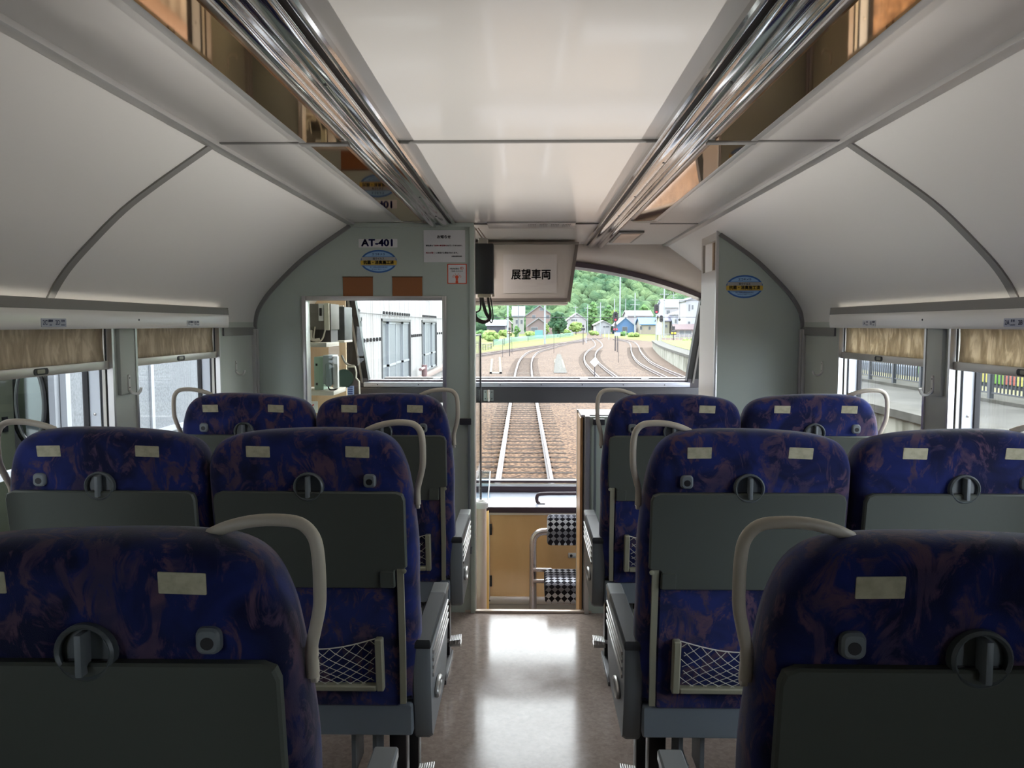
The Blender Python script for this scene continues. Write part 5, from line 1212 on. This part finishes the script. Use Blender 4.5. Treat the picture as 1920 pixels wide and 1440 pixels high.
tree('tall green tree behind the small white bungalow', 1110, 623.3, 566, 26, LEAFS[1], 0.1)
tree('bushy tree right of the tall tree behind the bungalow', 1138, 623, 570, 20, LEAFS[1], 0.1)
tree('light green tree beside the second utility pole', 1150, 622.8, 578, 18, LEAFS[0], 0.1)
tree('small tree behind the white roof left of the pink house', 955, 622.8, 578, 22, LEAFS[1], 0.1)
tree('green tree behind the low dark shed', 930, 622.9, 588, 20, LEAFS[2], 0.1)
tree('low yellow green tree before the white gabled house', 1080, 627.5, 603, 26, LEAFS[0], 0.2)
tree('round tree behind the pale houses on the right', 1206, 623.3, 570, 30, LEAFS[1], 0.1)
sh = [(921, 640, 620, 34, 0, 'bright lime bush at the left of the verge'), (905, 636, 618, 24, 1, 'green bush by the cab doorway edge'), (948, 632, 617, 26, 0, 'pale bush behind the orange ground signal'),
      (969, 632, 611, 14, 1, 'tall grey green shrub before the pale house'), (995, 631, 622, 22, 0, 'yellow shrub under the pink house'), (1026, 630, 606, 10, 0, 'light green shrub left of the dark round tree'), (1063, 629, 617, 18, 0, 'bright shrub right of the dark round tree'),
      (1170, 630, 622, 18, 1, 'low green shrub before the blue shed'), (1187, 632, 625, 26, 0, 'yellow green shrub under the blue roof'), (1290, 650, 636, 30, 0, 'yellow green bush on the far right platform end'), (1262, 655, 642, 24, 0, 'small bush left of the right platform end'), (1114, 629, 620, 20, 0, 'low yellow shrub beside the bungalow')]
for px, yb, yt, w, k, lb in sh: tree(lb, px, yb, yt, w, LEAFS[k], 0.0, 'shrub', 'shrub', 22)
# wooded hill
b = MB(); 
def hz(x, y):
    d = max(0, (y - 352) / 240); rid = 70 + 12 * math.sin(x * 0.012) + 8 * math.sin(x * 0.03 + 1)
    return GZ + rid * min(1, d) ** 0.9
b.grid(lambda u, v: Vector((-330 + 660 * u, 349 + 330 * v, hz(-330 + 660 * u, 349 + 330 * v) - 0.5)), 40, 20)
hill = struct(b.build('ground_hill', LEAFS[2]))
FOR = leafy('forest', O(92, 144, 108), O(184, 214, 150), 0.06)  # haze over the hill is put into these pale greens
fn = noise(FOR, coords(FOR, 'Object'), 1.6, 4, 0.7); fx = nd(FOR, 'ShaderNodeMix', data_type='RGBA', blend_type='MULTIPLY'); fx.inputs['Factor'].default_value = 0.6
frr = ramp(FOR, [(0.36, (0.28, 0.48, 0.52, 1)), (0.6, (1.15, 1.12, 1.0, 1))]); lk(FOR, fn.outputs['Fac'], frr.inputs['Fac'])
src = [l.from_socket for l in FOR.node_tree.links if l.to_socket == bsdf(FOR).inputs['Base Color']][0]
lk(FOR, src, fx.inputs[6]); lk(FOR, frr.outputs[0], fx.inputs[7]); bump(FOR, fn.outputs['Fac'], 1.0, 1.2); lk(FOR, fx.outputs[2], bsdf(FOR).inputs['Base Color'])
b = MB(); base = bmesh.new(); bmesh.ops.create_icosphere(base, subdivisions=2, radius=1)
bv_ = [v.co.copy() for v in base.verts]; bf_ = [[v.index for v in f.verts] for f in base.faces]; base.free()
for k in range(5200):
    v = random.random() ** 1.5; y = 354 + 250 * v; x = random.uniform(-0.16, 0.30) * y
    r = random.choice((1.3, 1.8, 2.3, 3.0)) * random.uniform(0.8, 1.2); z = hz(x, y) + r * 0.5
    vs = [b.bm.verts.new((x + c.x * r * random.uniform(0.72, 1.25), y + c.y * r, z + c.z * r * random.uniform(0.7, 1.3))) for c in bv_]
    for f in bf_: b.bm.faces.new([vs[i] for i in f])
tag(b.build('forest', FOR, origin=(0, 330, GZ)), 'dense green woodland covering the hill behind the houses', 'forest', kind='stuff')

# ------------------------------------------------------------------ poles, signals and small trackside things
POLEM = mat('concrete_pole', O(216, 222, 222), 0.8); SIGB = mat('signal_black', O(40, 36, 44), 0.6); POSTD = mat('post_dark', O(92, 78, 78), 0.7)
def pole(label, px, yb, yt, r, m=POLEM, arms=(), name='utility_pole', cat='pole', grp='poles beyond the tracks'):
    g = gp(px, yb); zt = atY(px, yt, g.y).z
    t = thing(name, label, cat, (g.x, g.y, GZ), grp)
    b = MB(); b.cyl((g.x, g.y, GZ), (g.x, g.y, zt), r, r * 0.8, 10); b.build('shaft', m, t)
    for f, w in arms:
        z = GZ + (zt - GZ) * f
        b = MB(); b.box(g.x - w, g.x + w, g.y - 0.05, g.y + 0.05, z - 0.06, z + 0.06)
        for s in (-0.9, -0.45, 0.45, 0.9): b.cyl((g.x + s * w, g.y, z), (g.x + s * w, g.y, z + 0.25), 0.05, n=6)
        b.build('crossarm', m, t)
    return t
pole('thick pale concrete pole rising in front of the pink house', 1021.5, 645, 571, 0.17)
pole('pale pole standing at the left of the pale two storey house', 952, 636, 566, 0.22)
pole('thin grey pole before the broad grey roof', 971.5, 631, 570, 0.14, mat('pole_grey', O(150, 158, 166), 0.8))
pole('pale pole with crossarm left of the tall trees', 1125.5, 631, 567, 0.14, arms=[(0.86, 1.1)])
pole('pale pole before the white gabled house', 1101.5, 629, 571, 0.14, arms=[(0.88, 1.0)])
pole('pale pole with bracket right of the red signal', 1190, 629, 549, 0.2, arms=[(0.72, 1.4), (0.83, 1.0)])
pole('tall pale pole left of the tall white house', 1244.5, 633, 539, 0.2, arms=[(0.86, 1.1), (0.70, 1.3)])
pole('thin pole with crossarms on the slope above the white house', 1262, 622.9, 548, 0.15, arms=[(0.94, 1.4), (0.86, 0.9)])
pole('slim pale pole against the wooded hill above the bungalow', 1172.5, 623.5, 560, 0.14)
pole('very tall pale mast on the wooded hill', 1162, 622.9, 515, 0.35)
pole('short pale pole behind the bungalow roof', 1151.5, 624, 560, 0.2)
pole('slim pole at the right of the pale roofs', 1079, 627, 573, 0.12, arms=[(0.93, 0.8)])
for x_, yb_, yt_, lb_ in ((1134, 633, 620, 'short white marker post left of the red signal'), (1141.5, 637, 620, 'white marker post beside the red signal mast'), (1173.5, 633, 620, 'white marker post right of the blue shed'), (1099, 643, 630, 'white marker post by the crossing rails'), (1236, 638, 625, 'white marker post at the end of the platform wall')):
    pole(lb_, x_, yb_, yt_, 0.09, WHT, (), 'marker_post', 'post', 'white marker posts')
for x_, yb_, yt_, lb_ in ((1038.5, 662, 612, 'thin pale rod standing left of the curved track'), (1159.5, 680, 632, 'thin dark rod right of the white diamond sign'), (942.5, 670, 636, 'thin grey rod in the grass at the left'), (960, 664, 640, 'thin rod left of the ground signal')):
    pole(lb_, x_, yb_, yt_, 0.022, POSTD, (), 'marker_rod', 'rod', 'thin marker rods')
def lens(t, name, c, r, m):
    b = MB(); b.lathe([(r, 0), (r * 0.9, 0.03), (r * 0.4, 0.05)], c, (0, -1, 0), 14); return b.build(name, m, t)
def emi(name, col, s): return mat(name, col, 0.4, emit=col, estr=s)
REDL = emi('lamp_red', S(255, 50, 70), 2.0); ORL = emi('lamp_orange', S(255, 190, 120), 1.6); YEL = emi('lamp_yellow', S(255, 230, 40), 2.0); OFFL = mat('lens_off', O(30, 34, 40), 0.2)
def signal(label, px, yb, yt, yl, wpx, lit):
    g = gp(px, yb); Y = g.y; zt = atY(px, yt, Y).z; zl = atY(px, yl, Y).z; w = wpx / F * Y / 2
    t = thing('railway_signal', label, 'signal', (g.x, Y, GZ), 'railway colour light signals')
    b = MB(); b.cyl((g.x, Y, GZ), (g.x, Y, zl), w * 0.24, n=10); b.build('mast', POSTD if yb > 650 else POLEM, t)
    b = MB(); oval_ = [(w * math.cos(q * PI / 14), (1 if math.sin(q * PI / 14) > 0 else -1) * max(0, (zt - zl) / 2 - w) + w * math.sin(q * PI / 14)) for q in range(28)]
    zc = (zt + zl) / 2
    b.prism(oval_, lambda u, v: Vector((g.x + u, Y - 0.08, zc + v)), lambda u, v: Vector((g.x + u, Y - 0.04, zc + v)))
    b.box(g.x - w * 0.5, g.x + w * 0.5, Y - 0.04, Y + 0.2, zl + w * 0.4, zt - w * 0.4); b.build('head', SIGB, t)
    n = 3; hh = (zt - zl - w * 1.0)
    for k in range(n):
        z = zl + w * 0.7 + hh * (k + 0.2) / n
        lens(t, 'lens', (g.x, Y - 0.08, z), w * 0.33, lit if k == (0) and lit else OFFL)
        b = MB(); b.prism([(w * 0.5 * math.cos(a), w * 0.5 * math.sin(a)) for a in [PI * i / 8 for i in range(9)]] + [(w * 0.42 * math.cos(a), w * 0.42 * math.sin(a)) for a in [PI * i / 8 for i in range(8, -1, -1)]], lambda u, v: Vector((g.x + u, Y - 0.30, z + v)), lambda u, v: Vector((g.x + u, Y - 0.08, z + v))); b.build('hood', SIGB, t)
    return t, g
signal('tall red signal with an oval black head in the centre right', 1153.5, 658, 584.5, 604, 10, REDL)
signal('red signal on a pale mast left of the tall white house', 1230, 643, 570, 589, 9.5, REDL)
signal('smaller oval black signal head right of the second red signal', 1239.2, 641, 591, 604, 7, None)
def ground_signal(label, px, yb, y, wpx, lit):
    g = gp(px, yb); Y = g.y; z = atY(px, y, Y).z; w = wpx / F * Y / 2
    t = thing('ground_signal', label, 'signal', (g.x, Y, GZ), 'low two lamp signals')
    b = MB(); b.cyl((g.x, Y, GZ), (g.x, Y, z - w * 0.5), w * 0.2, n=8); b.build('post', POSTD, t)
    b = MB(); b.box(g.x - w, g.x + w, Y - 0.05, Y + 0.12, z - w * 0.7, z + w * 0.7, w * 0.25); b.build('head', SIGB, t)
    for s in (-1, 1): lens(t, 'lamp', (g.x + s * w * 0.5, Y - 0.05, z - w * 0.1), w * 0.34, lit)
    b = MB(); b.box(g.x - w * 0.5, g.x + w * 0.45, Y - 0.05, Y + 0.1, z + w * 1.0, z + w * 2.2); b.box(g.x - w * 0.06, g.x + w * 0.06, Y, Y + 0.05, z + w * 0.6, z + w * 1.1); b.build('upper_box', SIGB, t)
ground_signal('low signal with two orange lamps before the cream house', 955.5, 668, 623, 8, ORL)
ground_signal('low signal with two red lamps under the tall red signal', 1153.7, 655, 617, 9, REDL)
ground_signal('low signal with two yellow lamps at the right', 1262.5, 645, 624, 11, YEL)
ground_signal('dark low signal between the bungalow and the gabled house', 1093.3, 646, 617, 7, OFFL)
def board(label, px, yb, x0, x1, y0, y1):
    g = gp(px, yb); a = atY(x0, y1, g.y - 0.3); c = atY(x1, y0, g.y - 0.3)
    t = thing('white_board', label, 'sign', (g.x, g.y - 0.3, GZ), 'white trackside boards')
    b = MB(); b.box(a.x, c.x, g.y - 0.32, g.y - 0.28, a.z, c.z); b.build('board', WHT, t)
    b = MB(); b.cyl(((a.x + c.x) / 2, g.y - 0.26, GZ), ((a.x + c.x) / 2, g.y - 0.26, c.z), 0.05, n=8); b.build('post', POSTD, t)
board('white board on a post by the red signal', 1159, 660, 1152, 1163.5, 623, 630)
board('white box by the mast of the second red signal', 1233, 643, 1229.5, 1236.5, 622, 628)
g = gp(1115, 716); Y = g.y; c = atY(1115, 679, Y); r = 8.8 / F * Y
t = thing('diamond_sign', 'white diamond sign on a thin brown post by the siding', 'sign', (g.x, Y, GZ))
b = MB(); b.prism([(c.x - r, c.z), (c.x, c.z - r), (c.x + r, c.z), (c.x, c.z + r)], lambda u, v: Vector((u, Y - 0.03, v)), lambda u, v: Vector((u, Y - 0.01, v))); b.build('board', mat('diamond_white', S(238, 236, 234, 0.8), 0.6), t)
b = MB(); b.cyl((c.x, Y, GZ), (c.x, Y, c.z + r * 0.8), 0.03, n=8); b.build('post', POSTD, t)
# green net fence and pool along the verge
NET = mat('net_green', O(150, 206, 190), 0.8); bsdf(NET).inputs['Alpha'].default_value = 0.45
t = thing('net_fence', 'pale green net fence along the left verge', 'fence', gp(1000, 640), 'verge fences')
P_ = [gp(x, y) for x, y in ((925, 650), (945, 648), (958, 643.5), (990, 640), (1020, 637), (1050, 634), (1075, 631))]
for i, (a, c) in enumerate(zip(P_, P_[1:])):
    hh = 1.05
    b = MB(); b.face([a + Vector((0, 0, 0.2)), c + Vector((0, 0, 0.2)), c + Vector((0, 0, hh)), a + Vector((0, 0, hh))]); o = b.build('panel', NET, t); md = o.modifiers.new('th', 'SOLIDIFY'); md.thickness = 0.03
    b = MB(); b.cyl(a, a + Vector((0, 0, hh + 0.1)), 0.05, n=6); b.build('post', POSTD, t)
t = thing('low_railing', 'low dark railing curving at the left edge of the verge', 'fence', gp(905, 655), 'verge fences')
P_ = [gp(x, y) for x, y in ((882, 652), (898, 654), (907, 657), (916, 656), (922, 654))]
b = MB(); b.tube([p + Vector((0, 0, 0.75)) for p in P_], 0.04, 6, smooth=4); b.tube([p + Vector((0, 0, 0.4)) for p in P_], 0.03, 6, smooth=4); b.build('rail', POSTD, t)
for p in crom(P_, 3): b = MB(); b.cyl(p, p + Vector((0, 0, 0.78)), 0.035, n=6); b.build('post', POSTD, t)
t = thing('blue_shelter', 'small turquoise shelter by the green net fence', 'shelter', gp(1010, 634))
a = gp(1003, 634); c = gp(1018, 634); b = MB(); b.box(a.x, c.x, a.y + 0.6, a.y + 2, GZ, GZ + 1.9); b.build('body', mat('turquoise', O(140, 214, 214), 0.7), t)
t = thing('white_railing', 'white guard rail at the right beyond the platform end', 'fence', gp(1270, 636), 'verge fences')
a = gp(1240, 637); c = gp(1300, 637)
b = MB()
for z in (0.4, 0.8, 1.2): b.cyl((a.x, a.y, GZ + z), (c.x, a.y, GZ + z), 0.05, n=6)
b.build('rail', WHT, t)
for k in range(8): b = MB(); x = a.x + (c.x - a.x) * k / 7; b.cyl((x, a.y, GZ), (x, a.y, GZ + 1.25), 0.06, n=6); b.build('post', WHT, t)
# overhead wires
WIRE = mat('wire', O(70, 66, 70), 0.6)
for lb, pts, r in (('thin dark overhead wire crossing the yard in front of the houses', [(-14, 60, 1.98), (0, 60, 1.95), (14, 60, 1.97), (40, 60, 2.0)], 0.022),
                   ('second dark overhead wire at the right before the white house', [(11.5, 80, 3.85), (20, 80, 3.8), (30, 80, 3.85)], 0.025),
                   ('thin wire along the white building at window height', [(BX + 0.04, 10, 1.62), (BX + 0.04, 20, 1.60), (BX + 0.04, 30.5, 1.62)], 0.008)):
    t = thing('overhead_wire', lb, 'wire', pts[0], 'overhead wires'); b = MB(); b.tube([Vector(p) for p in pts], r, 5, smooth=4); b.build('wire', WIRE, t)
t = thing('hanging_lamp', 'round dark lamp hanging from the right wire', 'lamp', (22.2, 79.9, 2.0))
c = atY(1274, 599, 80); b = MB(); b.ball(c, 0.14, 2); b.build('globe', SIGB, t); b = MB(); b.cyl(c, (c.x, 80, 3.8), 0.02, n=6); b.build('cord', SIGB, t)
t = thing('nose_rail', 'white bar across the outside of the nose below the windscreen', 'bar', (0, 5.30, 0.95))
b = MB(); b.box(-0.95, 1.05, 5.26, 5.32, 1.032, 1.052, 0.005); b.build('bar', mat('bar_white', O(244, 236, 232), 0.5), t)
b = MB()
for x in (-0.62, 0.35, 0.75): b.box(x, x + 0.05, 5.19, 5.26, 0.99, 1.05, 0.004)
b.box(-0.95, 1.05, 5.19, 5.30, 0.90, 1.03, 0.02); b.build('bracket', mat('nose_black', O(60, 54, 56), 0.6), t)

# ------------------------------------------------------------------ sky and added fill lights
W = bpy.data.worlds.new('sky'); SC.world = W; W.use_nodes = True
nt = W.node_tree; bg = nt.nodes['Background']
tc = nt.nodes.new('ShaderNodeTexCoord'); dt = nt.nodes.new('ShaderNodeVectorMath'); dt.operation = 'DOT_PRODUCT'
dt.inputs[1].default_value = Vector((0.12, 0.88, 0.46)).normalized()
nt.links.new(tc.outputs['Generated'], dt.inputs[0])
rp = nt.nodes.new('ShaderNodeValToRGB'); el = rp.color_ramp.elements
el[0].position = 0.0; el[0].color = (0.26, 0.28, 0.32, 1); el[1].position = 1.0; el[1].color = (0.62, 0.63, 0.66, 1)
e = el.new(0.45); e.color = (0.36, 0.38, 0.42, 1); e = el.new(0.80); e.color = (0.60, 0.62, 0.66, 1)
nt.links.new(dt.outputs['Value'], rp.inputs['Fac'])
nt.links.new(rp.outputs['Color'], bg.inputs['Color']); bg.inputs['Strength'].default_value = SKY

def area(name, loc, rot, sx, sy, power, col=(1, 1, 1), spread=PI):
    l = bpy.data.lights.new(name, 'AREA'); l.shape = 'RECTANGLE'; l.size = sx; l.size_y = sy; l.energy = power; l.color = col; l.spread = spread
    o = bpy.data.objects.new(name, l); COL.objects.link(o); o.location = loc; o.rotation_euler = rot; o.visible_camera = True; return o
for s in (-1, 1):
    # added fill strip behind each valance lip, no real fixture, brightening ceiling and coves
    o = area('cove_fill_light', (s * 1.282, (1.15 + 3.31) / 2, 1.4686), (0, 0, 0), 0.006, 2.15, COVE_FILL_W, (1.0, 0.97, 0.93))
    o.rotation_euler = (0, R(180) + s * R(COVE_FILL_T), 0); o.data.spread = R(52)
o = area('cab_fill_light', (-0.57, 4.32, CZ - 0.01), (0, 0, 0), 0.44, 0.3, CAB_FILL_W, (1.0, 0.96, 0.92))  # added fill for the cab, out of view behind the left partition

SC.view_settings.view_transform = 'Standard'; SC.view_settings.look = 'None'; SC.view_settings.gamma = 1.0
SC.view_settings.use_curve_mapping = False; SC.view_settings.exposure = EXPO
SC.cycles.max_bounces = 10; SC.cycles.diffuse_bounces = 5; SC.cycles.glossy_bounces = 5; SC.cycles.transparent_max_bounces = 16; SC.cycles.transmission_bounces = 6
SC.cycles.caustics_reflective = False; SC.cycles.caustics_refractive = False; SC.cycles.sample_clamp_indirect = 6.0
SC.cycles.use_denoising = True
